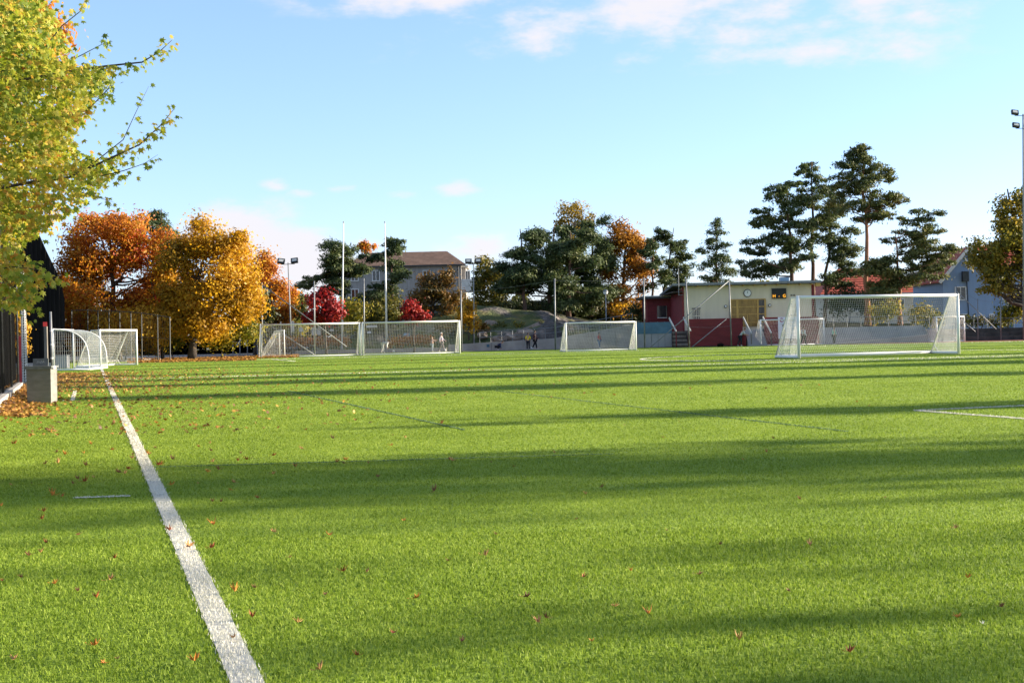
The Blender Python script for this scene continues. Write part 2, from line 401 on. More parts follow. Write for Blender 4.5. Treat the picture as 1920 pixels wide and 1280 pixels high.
for i, (a, b, nm) in enumerate([((540, 733), (872, 807), 'faint blue line slanting across the sunlit turf near the touchline'),
                                ((930, 733), (1590, 810), 'faint blue line slanting across the middle of the pitch'),
                                ((290, 877), (1150, 852), 'faint blue line along the edge of the broad shadow')]):
    line_def('blue_line', nm, [(G2(*a), G2(*b))], .035, 'blueline', hgt=.034)

def blades(X, Y, H, Wd, bent, lean=1.15):
    """triangular blades; near ones get a bent lower part. returns verts, loops, sizes"""
    n = len(X); ang = rng.uniform(0, 2 * np.pi, n); la = rng.uniform(0, 2 * np.pi, n); ll = rng.uniform(.15, 1.0, n) * lean * H
    hx, hy = np.cos(ang) * Wd / 2, np.sin(ang) * Wd / 2
    tx, ty = X + np.cos(la) * ll, Y + np.sin(la) * ll
    z0 = np.full(n, .004)
    if not bent:
        V = np.stack([np.stack([X - hx, Y - hy, z0], 1), np.stack([X + hx, Y + hy, z0], 1), np.stack([tx, ty, z0 + H], 1)], 1).reshape(-1, 3)
        return V, np.arange(3 * n), np.full(n, 3), n
    mx, my = X + np.cos(la) * ll * .3, Y + np.sin(la) * ll * .3
    V = np.stack([np.stack([X - hx, Y - hy, z0], 1), np.stack([X + hx, Y + hy, z0], 1),
                  np.stack([mx + hx * .85, my + hy * .85, z0 + H * .62], 1), np.stack([mx - hx * .85, my - hy * .85, z0 + H * .62], 1),
                  np.stack([tx, ty, z0 + H], 1)], 1).reshape(-1, 3)
    base = (np.arange(n) * 5)[:, None]
    lo = (base + np.array([0, 1, 2, 3, 3, 2, 4])[None]).ravel()
    return V, lo, np.tile([4, 3], n), 2 * n

def grass():
    Ys = []; Wf = []
    def samp(y0, y1, rho):
        m = .40 * (y1 + y0) * .5 + 1.0
        # uniform in a trapezoid
        area = (y1 - y0) * (.40 * (y0 + y1) + 2.0)
        n = int(area * rho); y = rng.uniform(y0, y1, n * 2); half = .40 * y + 1.0
        keep = rng.uniform(0, .40 * y1 + 1.0, n * 2) < half
        y = y[keep][:n]; half = half[keep][:n]
        return rng.uniform(-1, 1, len(y)) * half, y
    RHO = 8200.0; Y0 = 6.5
    zones = [(3.6, 6.5, True)]
    e = [6.5, 8, 10, 13, 17, 22, 29, 38, 50, 66, 84]
    zones += [(e[i], e[i + 1], e[i] < 6.6) for i in range(len(e) - 1)]
    parts = {True: [], False: []}
    for y0, y1, bent in zones:
        ym = (y0 + y1) / 2; k = max(1.0, ym / Y0)
        X, Y = samp(y0, y1, RHO / k ** 2.0)
        n_, a_ = to_fld(X, Y)
        ok = (n_ > NMIN) & (a_ < 104)
        for Ld in LINES:
            for p, q in Ld['segs']:
                ok &= ~seg_mask(X, Y, p, q, Ld['w'] + .004 * k)
        X, Y = X[ok], Y[ok]
        H = rng.uniform(.010, .019, len(X)); Wd = .0036 * k * rng.uniform(.7, 1.25, len(X))
        parts[bent].append((X, Y, H, Wd))
    for bent, nm in ((True, 'turf_grass'), (False, 'turf_grass')):
        X, Y, H, Wd = [np.concatenate(z) for z in zip(*parts[bent])]
        V, lo, sz, nf = blades(X, Y, H, Wd, bent)
        r = rng.uniform(0, 1, len(X)); r = np.repeat(r, 2) if bent else r
        o = np_mesh(nm, V, lo, sz, MT['blade'], attr=r)
        tag(o, 'short green artificial grass pile of the near pitch' if bent else 'short green artificial grass pile farther out on the pitch', 'grass', kind='stuff')
    for Ld in LINES:
        Xs, Ys_, Hs, Ws = [], [], [], []
        b = MB()
        for p, q in Ld['segs']:
            p = Vector(p); q = Vector(q); d = (q - p); L = d.length; d.normalize(); s = Vector((-d.y, d.x)) * Ld['w'] / 2
            b.add([(*(p - s), Ld['z']), (*(p + s), Ld['z']), (*(q + s), Ld['z']), (*(q - s), Ld['z'])], [(0, 3, 2, 1)])
            t = 0.0
            while t < L:
                c = p + d * t; yy = max(c.y, 2.5); k = max(1.0, yy / Y0); stp = min(max(.5, yy * .1), L - t + 1e-6)
                if abs(c.x) < .42 * yy + 4:
                    n = max(3, int(stp * Ld['w'] * RHO * 1.4 / k ** 1.6))
                    tt = rng.uniform(t, min(t + stp, L), n); ss = rng.normal(0, 1, n).clip(-1.9, 1.9) * 0 + rng.uniform(-1, 1, n)
                    ss = ss * (1 + .16 * rng.normal(0, 1, n))
                    Xs.append(p.x + d.x * tt + s.x * ss); Ys_.append(p.y + d.y * tt + s.y * ss)
                    hh = .016 if yy < 14 else Ld['h'] * .55
                    Hs.append(rng.uniform(.8, 1.2, n) * hh); Ws.append(np.full(n, .0050 * k))
                t += stp
        X, Y, H, Wd = map(np.concatenate, (Xs, Ys_, Hs, Ws))
        V, lo, sz, nf = blades(X, Y, H, Wd, False, lean=.6)
        nb = len(b.v); bv = np.array(b.v, np.float32); bl = np.array([i for f in b.f for i in f]); bs = np.array([len(f) for f in b.f])
        V = np.concatenate([bv, V]); lo = np.concatenate([bl, lo + nb]); sz = np.concatenate([bs, sz])
        o = np_mesh(Ld['name'], V, lo, sz, MT[Ld['mat']], attr=rng.uniform(0, 1, len(sz)))
        tag(o, Ld['label'], 'line', kind='structure')
grass()

# ------------------------------------------------------------------ trees
def quads(C, nrm, s, asp, rng, name, mat, parent, rnd):
    n = len(C)
    nrm = nrm / (np.linalg.norm(nrm, axis=1, keepdims=True) + 1e-9)
    t = rng.normal(0, 1, (n, 3)); t -= nrm * (t * nrm).sum(1, keepdims=True); t /= np.linalg.norm(t, axis=1, keepdims=True) + 1e-9
    b = np.cross(nrm, t); s = s[:, None]
    V = np.stack([C + t * s, C + b * s * asp, C - t * s, C - b * s * asp], 1).reshape(-1, 3)
    return np_mesh(name, V, np.arange(4 * n), np.full(n, 4), mat, parent, rnd)

def limb_path(p, q, rng, sag=.12, k=4):
    p = Vector(p); q = Vector(q); L = (q - p).length; out = []
    for i in range(k + 1):
        t = i / k; j = Vector(rng.normal(0, 1, 3)) * L * .035 * (1 if 0 < i < k else 0)
        out.append(p.lerp(q, t) + Vector((0, 0, -sag * L * math.sin(t * math.pi) * .6)) + j)
    return out

def tree(name, label, base_px, Y, lobes, leaf, size=.17, dens=700, base_z=0.0, trunk_r=.18, bark='bark', pine=False, seed=1, asp=.55,
         depth=.85, group=None, clump=None, limbs=14, fork=.35, cat='tree', trunk_top=None, sparse=1.0, lo_bark=None, part='crown', world=None, kx=None):
    rng = np.random.default_rng(seed)
    mpp = Y / FPX
    if world is None:
        bx_ = gx(base_px, Y, base_z); L3 = []
        kx_, kz = (1.22, 1.45) if pine else (1.16, 1.16)
        kx = kx or kx_
        for (px, py, rx, ry) in lobes:
            rx, ry = rx * kx, ry * kz
            c = at(px, py, Y); L3.append((np.array(c), np.array((rx * mpp, max(rx, ry * .7) * mpp * depth, ry * mpp))))
    else:
        bx_ = base_px; L3 = [(np.array(c, float), np.array(r, float)) for c, r in lobes]
    if world is None and part == 'crown':
        L4 = []
        for c, r in L3:
            if pine:
                for k in range(4):
                    o = np.array((rng.uniform(-.62, .62), rng.uniform(-.6, .6), (k - 1.5) / 2 * .62 + rng.uniform(-.1, .1))); L4.append((c + o * r, r * np.array((.56, .56, .38)) * rng.uniform(.8, 1.15)))
            else:
                for k in range(7):
                    a = rng.uniform(0, 6.283); q = rng.uniform(.25, .66); o = np.array((math.cos(a) * q, rng.uniform(-.6, .6), math.sin(a) * q)); L4.append((c + o * r, r * rng.uniform(.38, .58)))
        f = sum(r[0] * r[2] for _, r in L3) / sum(r[0] * r[2] for _, r in L4); dens = dens * f * 1.15
        L3 = L4
    root = empty(name, (bx_, Y, base_z)); tag(root, label, cat, group)
    Cs, Ns, Rs, clumps = [], [], [], []
    for c, r in L3:
        cr = clump or (0.85 if not pine else 0.72)
        cr = min(cr, .6 * min(r[0], r[2]) + .12)
        nc = max(5, int(2.6 * r[0] * r[2] / cr ** 2 * (1.0 if not pine else 1.15)))
        d = rng.normal(0, 1, (nc, 3)); d /= np.linalg.norm(d, axis=1, keepdims=True)
        rad = rng.uniform(.25, 1.0, nc) ** .5
        cc_ = c + d * rad[:, None] * (r - cr * .35).clip(.1)
        nl = int(dens * r[0] * r[2] * sparse / nc) + 1
        for q in cc_:
            clumps.append(q)
            off = rng.normal(0, 1, (nl, 3)) * cr * rng.uniform(.7, 1.2) * np.array((.62, .62, .5 if not pine else .31))
            if pine: off[:, 2] += -.10 * (off[:, 0] ** 2 + off[:, 1] ** 2) / cr
            P = q + off
            Cs.append(P)
            o = off / (cr + 1e-6) * 1.2 + (q - c) / r * .5
            if pine: o = o * .5 + np.array((0, 0, .7))
            Ns.append(o + rng.normal(0, .55, (nl, 3)))
            Rs.append(np.clip(rng.uniform(0, 1) * .45 + rng.uniform(0, .55, nl), 0, 1))
    C = np.concatenate(Cs); Nn = np.concatenate(Ns); Rn = np.concatenate(Rs)
    ok = C[:, 2] > base_z + .1
    C, Nn, Rn = C[ok], Nn[ok], Rn[ok]
    cr_o = quads(C, Nn, size * rng.uniform(.6, 1.25, len(C)), asp, rng, part, MT[leaf], root, Rn)
    cr_o['kind'] = 'stuff'
    allc = np.mean([c for c, _ in L3], axis=0)
    topz = max(c[2] + .6 * r[2] for c, r in L3)
    tx = allc[0] if trunk_top is None else trunk_top[0]; tz = topz if trunk_top is None else trunk_top[1]
    b = MB(); bb = Vector((bx_, Y, base_z - .05)); tp = Vector((tx, Y + (allc[1] - Y) * .5, tz))
    k = 8; pts = []; rr = []
    for i in range(k + 1):
        t = i / k
        p = bb.lerp(tp, t); p.x = bb.x + (tp.x - bb.x) * t ** 1.4
        p += Vector((rng.normal(0, 1), rng.normal(0, 1), 0)) * .02 * (tz - base_z) * (t * (1 - t)) * 2
        pts.append(p); rr.append(trunk_r * (1.25 if i == 0 else 1 - .82 * t))
    b.tube(pts, rr, 8)
    idx = rng.permutation(len(clumps))[:limbs]
    lb = b
    for i in idx:
        q = Vector(clumps[i]); h = (q.z - base_z) / max(.1, tz - base_z)
        t = float(np.clip(h - rng.uniform(.05, .25) * (1 if not pine else .35), fork * .6, .95)); j = t * k; j0 = min(int(j), k - 1)
        s = pts[j0].lerp(pts[j0 + 1], j - j0); r0 = trunk_r * (1 - .82 * t) * .55
        pa = limb_path(s, q, rng, .10 if not pine else .04)
        lb.tube(pa, [r0 * (1 - .8 * m / (len(pa) - 1)) for m in range(len(pa))], 5, False)
    b.build('trunk', MT[bark], root, True)
    return root

T = tree
T('maple_tree', 'tall rust orange maple behind the small goals and tall fence', 222, 106, [(205, 470, 80, 66), (285, 515, 52, 72), (150, 520, 50, 80), (245, 575, 85, 60), (180, 425, 50, 30), (150, 600, 50, 45), (240, 430, 36, 30), (120, 560, 22, 60)], 'rust', .125, 800, trunk_r=.28, seed=11, limbs=40)
T('maple_tree', 'golden yellow spreading tree with leaning dark trunk beside the small goals', 360, 101, [(385, 492, 74, 74), (440, 535, 45, 66), (335, 545, 50, 66), (400, 588, 72, 40), (432, 450, 32, 26), (330, 600, 40, 36), (345, 470, 32, 40), (465, 560, 24, 40)], 'gold', .125, 900, trunk_r=.3, seed=12, limbs=30, trunk_top=(at(385, 480, 101).x, at(385, 470, 101).z))
T('golden_tree', 'bright golden young tree between the rust maple and the yellow spreading tree', 305, 104, [(300, 585, 42, 60), (270, 610, 60, 45), (318, 520, 26, 50), (225, 625, 50, 30)], 'gold', .12, 950, trunk_r=.12, seed=13)
T('pine_tree', 'dark round pine top showing above the rust maple', 296, 140, [(291, 411, 26, 18), (300, 440, 34, 24), (315, 470, 30, 30)], 'pine', .17, 900, trunk_r=.2, bark='pinebark', pine=True, seed=14, asp=.3)
T('maple_tree', 'orange red maple behind the yellow tree and floodlight', 513, 132, [(508, 522, 32, 42), (490, 552, 30, 42), (524, 565, 30, 42), (505, 590, 34, 30)], 'orange', .14, 950, trunk_r=.22, seed=15)
T('leafy_tree', 'dark green tree trunk and crown between yellow tree and orange maple', 478, 128, [(476, 575, 22, 40), (490, 600, 22, 30)], 'dark', .18, 640, trunk_r=.16, seed=16)
T('leafy_tree', 'green tree behind the double floodlight mast', 560, 150, [(556, 575, 20, 36), (568, 600, 22, 26), (548, 602, 20, 22)], 'olive', .18, 560, trunk_r=.14, seed=17)
T('red_maple_tree', 'crimson bushy tree by the first white flagpole', 612, 119, [(604, 572, 28, 30), (624, 588, 22, 20), (588, 594, 20, 16), (606, 556, 14, 16)], 'crimson', .15, 800, trunk_r=.1, seed=18)
T('red_maple_tree', 'small bright crimson tree beyond the second white flagpole', 776, 119, [(776, 584, 19, 20), (790, 596, 15, 10), (768, 600, 15, 9)], 'crimson', .14, 820, trunk_r=.08, seed=19)
T('pine_tree', 'broad dark pine before the left end of the grey house', 648, 137, [(640, 476, 30, 24), (612, 516, 34, 18), (668, 505, 28, 14), (594, 532, 26, 11), (635, 540, 26, 11), (640, 500, 30, 16)], 'pine', .2, 760, 2.5, kx=1.55, trunk_r=.2, bark='pinebark', pine=True, seed=20, asp=.28)
T('pine_tree', 'dark pine before the middle of the grey house by second flagpole', 738, 139, [(720, 456, 15, 8), (752, 462, 22, 11), (728, 484, 28, 12), (742, 512, 22, 13), (720, 540, 24, 14)], 'pine', .2, 760, 2.5, kx=1.6, trunk_r=.2, bark='pinebark', pine=True, seed=21, asp=.28)
T('maple_tree', 'small orange tree top showing above the grey house roof', 690, 190, [(690, 464, 17, 13)], 'orange', .22, 380, 4, trunk_r=.12, seed=22)
T('leafy_tree', 'brown orange round tree before the right part of the grey house', 812, 132, [(822, 524, 34, 32), (792, 545, 32, 30), (842, 556, 24, 28), (815, 566, 38, 20)], 'brown', .14, 560, 3.0, trunk_r=.14, seed=23, limbs=26)
T('birch_tree', 'slim golden birch on the rocky slope by a floodlight mast', 879, 123, [(878, 580, 15, 26), (870, 598, 15, 20), (886, 606, 11, 18)], 'gold', .13, 620, 1.0, trunk_r=.06, bark='bark', seed=24)
T('leafy_tree', 'thin olive tree with open crown beside the balcony of the grey house', 930, 146, [(912, 515, 24, 38), (940, 535, 22, 40), (895, 548, 22, 30), (925, 565, 35, 26)], 'olive', .17, 330, 4.0, trunk_r=.16, seed=25, limbs=30)
PC = dict(kx=1.5, leaf='pine', size=.20, dens=900, base_z=3.0, bark='pinebark', pine=True, asp=.28)
T('pine_tree', 'dark pine at the outer edge of the central pine clump', 985, 136, [(985, 452, 30, 26), (968, 495, 36, 24), (990, 520, 40, 24), (955, 530, 26, 16)], trunk_r=.2, seed=26, **PC)
T('pine_tree', 'broad dark pine in the middle of the central pine clump', 1030, 138, [(1032, 445, 36, 26), (1030, 482, 46, 26), (1020, 530, 48, 26), (1040, 560, 40, 18)], trunk_r=.22, seed=27, **PC)
T('pine_tree', 'dark pine before the tall yellow birch in the central clump', 1066, 136, [(1078, 470, 36, 32), (1070, 512, 42, 26), (1085, 548, 38, 26)], trunk_r=.22, seed=28, **PC)
T('pine_tree', 'narrow dark pine touching the orange maple in the central clump', 1108, 140, [(1118, 428, 18, 22), (1115, 465, 24, 30), (1118, 520, 28, 34), (1110, 560, 30, 24)], trunk_r=.2, seed=29, **PC)
T('birch_tree', 'tall pale yellow birch rising above the central pines', 1082, 150, [(1075, 398, 30, 20), (1058, 424, 22, 18), (1096, 416, 20, 24), (1080, 440, 30, 16)], 'birch', .14, 330, 3.0, trunk_r=.16, bark='birchbark', seed=30, limbs=40, group=None)
T('maple_tree', 'brown orange maple right of the central pines', 1168, 142, [(1165, 445, 34, 32), (1192, 468, 28, 36), (1152, 490, 34, 38), (1185, 515, 34, 36), (1165, 565, 34, 32)], 'amberbrown', .14, 760, 2.5, trunk_r=.22, seed=31, limbs=34)
T('pine_tree', 'open pine with dark stems beside the brown orange maple', 1222, 140, [(1215, 462, 18, 14), (1225, 485, 24, 18), (1232, 525, 22, 18)], trunk_r=.16, seed=32, leaf='pine', size=.2, dens=560, base_z=2, bark='pinebark', pine=True, asp=.28)
T('pine_tree', 'pine with bent top behind the red annex roof', 1242, 145, [(1248, 438, 16, 12), (1256, 458, 28, 15), (1270, 482, 30, 17), (1268, 512, 34, 18), (1285, 530, 16, 12)], trunk_r=.18, seed=33, leaf='pine', size=.2, dens=640, base_z=2, bark='pinebark', pine=True, asp=.28)
T('pine_tree', 'lone cone shaped pine above the clubhouse roof', 1346, 150, [(1342, 425, 12, 14), (1344, 448, 22, 15), (1345, 474, 30, 16), (1345, 502, 38, 18), (1350, 526, 36, 12)], trunk_r=.18, seed=34, leaf='pine', size=.18, dens=520, base_z=2, bark='pinebark', pine=True, asp=.28)
PR = dict(kx=1.62, base_z=1.5, bark='pinebark', pine=True, asp=.28, size=.19)
T('pine_tree', 'wide pine nearest the blue box on the clubhouse roof', 1488, 132, [(1470, 352, 22, 15), (1462, 382, 34, 17), (1478, 410, 40, 18), (1436, 418, 24, 15), (1424, 462, 36, 15), (1470, 455, 36, 20), (1440, 500, 46, 17), (1500, 490, 26, 16)], 'pine', dens=700, trunk_r=.26, seed=35, trunk_top=(at(1474, 350, 132).x, at(1474, 345, 132).z), **PR)
T('pine_tree', 'slender layered pine between the wide pine and the tallest pine', 1526, 134, [(1516, 314, 18, 11), (1522, 334, 24, 11), (1528, 358, 28, 12), (1532, 384, 34, 12), (1540, 410, 30, 14), (1520, 440, 26, 14)], 'pine', dens=620, trunk_r=.24, seed=36, trunk_top=(at(1522, 310, 134).x, at(1522, 303, 134).z), **PR)
T('pine_tree', 'thin shaded pine with open lower crown beside the slender pine', 1546, 137, [(1560, 360, 20, 10), (1556, 400, 26, 14), (1570, 440, 32, 20), (1585, 480, 32, 24), (1575, 520, 36, 18)], 'pine', dens=640, trunk_r=.2, seed=37, **PR)
T('pine_tree', 'tallest pine with long bare trunk behind the large goal', 1627, 130, [(1598, 292, 18, 14), (1622, 290, 24, 16), (1618, 318, 40, 16), (1640, 340, 36, 16), (1600, 350, 32, 14), (1630, 370, 50, 15), (1668, 378, 28, 10), (1610, 400, 36, 14), (1655, 405, 28, 10)], 'pine2', dens=640, trunk_r=.27, seed=38, trunk_top=(at(1618, 285, 130).x, at(1618, 280, 130).z), limbs=30, **dict(PR, bark='redbark'))
T('pine_tree', 'spreading pine with orange trunk beside the blue house', 1688, 128, [(1735, 404, 24, 12), (1728, 428, 30, 16), (1690, 440, 30, 12), (1740, 455, 36, 16), (1700, 478, 44, 14), (1752, 488, 28, 14), (1668, 505, 36, 28), (1715, 515, 44, 22), (1690, 540, 40, 16)], 'pine2', dens=620, trunk_r=.22, seed=39, trunk_top=(at(1680, 450, 128).x, at(1680, 440, 128).z), limbs=26, **dict(PR, bark='redbark'))
T('oak_tree', 'olive and yellow leafy tree before the blue house by right floodlight', 1935, 112, [(1885, 400, 28, 34), (1905, 445, 50, 40), (1850, 470, 38, 26), (1880, 500, 56, 30), (1866, 535, 46, 18), (1925, 385, 28, 34), (1940, 500, 40, 50)], 'oak', .14, 640, trunk_r=.3, seed=40, limbs=50, sparse=1.0)
def shrub(label, px, Y, lobes, leaf, dens=640, size=.14, base_z=0.0, seed=1, group=None):
    return T('shrub', label, px, Y, lobes, leaf, size, dens, base_z=base_z, trunk_r=.05, seed=seed, limbs=8, cat='shrub', group=group, part='foliage', fork=.1)
shrub('yellow green bush under the yellow spreading tree', 415, 104, [(425, 622, 45, 26), (390, 628, 30, 22), (455, 618, 25, 30)], 'yelgreen', seed=50)
shrub('golden green undergrowth bush left of the leaning dark trunk', 325, 104, [(320, 628, 34, 24), (285, 630, 30, 24)], 'yelgreen', seed=51)
shrub('olive gold bush behind the tall fence posts', 200, 108, [(200, 620, 55, 34), (150, 620, 40, 34)], 'gold', dens=520, seed=52)
shrub('bright golden bush behind the small open goal', 235, 100, [(250, 600, 60, 40), (190, 612, 50, 34), (300, 615, 40, 32)], 'gold', dens=900, size=.11, seed=67)
shrub('orange gold bush behind the steel posts next to the black hall', 150, 101, [(145, 600, 34, 44), (175, 570, 30, 36), (128, 560, 14, 40)], 'orange', dens=900, size=.11, seed=68)
shrub('yellow green bush behind fence beside the orange maple', 500, 140, [(520, 612, 40, 18), (560, 615, 30, 14)], 'yelgreen', seed=53)
shrub('yellow green bush between the two flagpoles', 680, 128, [(668, 588, 22, 20), (655, 605, 22, 18)], 'yelgreen', seed=54, base_z=.3)
shrub('tall olive bush beside the second flagpole', 712, 130, [(706, 592, 26, 26), (735, 585, 22, 28), (690, 606, 22, 16)], 'olive', seed=55, base_z=.3)
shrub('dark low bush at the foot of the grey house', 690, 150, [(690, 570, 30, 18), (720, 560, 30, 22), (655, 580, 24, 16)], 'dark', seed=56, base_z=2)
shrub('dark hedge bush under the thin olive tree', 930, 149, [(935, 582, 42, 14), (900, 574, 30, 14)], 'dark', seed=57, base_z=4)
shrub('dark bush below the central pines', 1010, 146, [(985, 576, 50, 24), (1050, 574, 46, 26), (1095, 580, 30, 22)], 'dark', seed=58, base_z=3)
shrub('low brown bush on the slope beside the slim golden birch', 845, 127, [(845, 612, 26, 10), (905, 615, 20, 8)], 'brown', seed=92, base_z=.6)
shrub('low dark green bush above the railing on the slope', 955, 128, [(955, 612, 26, 7), (925, 618, 20, 7)], 'olive', seed=93, base_z=1.0)
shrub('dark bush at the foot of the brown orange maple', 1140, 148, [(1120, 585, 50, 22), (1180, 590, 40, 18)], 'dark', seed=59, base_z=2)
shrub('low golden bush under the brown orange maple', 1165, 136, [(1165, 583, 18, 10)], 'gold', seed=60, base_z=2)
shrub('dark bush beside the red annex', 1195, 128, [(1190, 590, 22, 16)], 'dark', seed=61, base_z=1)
shrub('yellow green bush seen through the net of the large goal', 1668, 124, [(1668, 575, 18, 22), (1650, 590, 26, 14)], 'yelgreen', seed=62, base_z=1)
shrub('rounded green bush seen through the net near the cream house', 1730, 122, [(1725, 592, 28, 18), (1750, 596, 22, 14)], 'olive', seed=63, base_z=1)
shrub('yellow olive bush before the blue house', 1890, 118, [(1895, 582, 28, 20), (1925, 575, 30, 30)], 'yelgreen', dens=560, seed=64, base_z=1)
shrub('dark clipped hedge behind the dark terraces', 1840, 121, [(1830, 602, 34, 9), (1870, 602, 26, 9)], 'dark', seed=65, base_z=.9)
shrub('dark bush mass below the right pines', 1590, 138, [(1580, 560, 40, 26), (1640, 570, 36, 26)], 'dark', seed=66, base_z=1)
for i, (p0, p1, wd) in enumerate([(522, 556, 'leftmost'), (558, 604, 'second'), (606, 652, 'third'), (724, 768, 'fourth'), (770, 812, 'last')]):
    n = 4; lob = [(p0 + (p1 - p0) * (j + .5) / n, 643 - (3 if j % 2 else 0) - i * .6, (p1 - p0) / n * .75, 8.5) for j in range(n)]
    shrub(f'orange clipped hedge bush, {wd} along the low wall behind far goals', (p0 + p1) / 2, 123, lob, 'hedge', dens=1500, size=.09, seed=70 + i, group='orange hedge bushes behind the far goals', base_z=.2)

def distant_wood():
    r = np.random.default_rng(99); n = 26000
    X = r.uniform(-110, 110, n); Y = r.uniform(196, 215, n)
    top = 4.5 + 2.0 * np.sin(X * .21) + 1.5 * np.sin(X * .53 + 1) + 1.0 * np.sin(X * 1.3)
    Z = r.uniform(0, 1, n) ** .8 * top
    o = quads(np.stack([X, Y, Z], 1), r.normal(0, 1, (n, 3)) + np.array((0, -.8, .5)), r.uniform(.25, .5, n), .6, r, 'distant_wood', MT['olive'], None, r.uniform(0, .6, n))
    tag(o, 'far line of dull green woods showing between houses and trees', 'woods', kind='stuff')
distant_wood()

# trees beyond the right side of the pitch whose shade falls across the turf
def shade_trees():
    el = math.tan(SUN_EL)
    # (Y of the band at X=0, half width, reach X of the tip, tree X, density)
    bands = [(4.2, .7, -5, 32, .022), (5.1, .5, -7, 33, .03), (6.0, .8, -3, 34, .02), (7.1, .6, -9, 36, .03), (8.4, .7, -6, 38, .035), (9.8, .9, -12, 40, .09),
             (12.0, 2.1, -18, 42, .40), (18.6, 1.1, -4, 44, .38), (31.0, 1.7, -22, 48, .40), (40.5, 2.2, -26, 52, .42), (46.0, 1.6, -26, 56, .42), (53.5, 1.6, -24, 58, .38),
             (67.5, 1.5, -30, 62, .36), (77, 1.7, -30, 62, .36), (87, 1.7, -30, 66, .36), (96, 2.0, -20, 66, .36)]
    for i, (yc, hw, tip, xt, dn) in enumerate(bands):
        H = (xt - tip) * el; yt = yc + .18 * xt
        z0 = (xt - 12 - yc * .3) * el * .62
        zc = (H + z0) / 2; rz = (H - z0) / 2
        lob = [((xt, yt, zc), (hw * .95, hw * .95, rz)), ((xt + .8, yt + hw * .3, zc - rz * .45), (hw, hw * .9, rz * .5)), ((xt - .5, yt - hw * .2, zc + rz * .35), (hw * .7, hw * .75, rz * .6))]
        T('leafy_tree', 'tall leafy tree standing beyond the right edge of the picture', xt, yt, lob, 'olive', .24, 260 * dn, trunk_r=.22 if dn > .2 else .07, seed=200 + i, limbs=14 if dn > .2 else 5, world=True, group='trees outside the view on the right side of the pitch', clump=.8)
shade_trees()

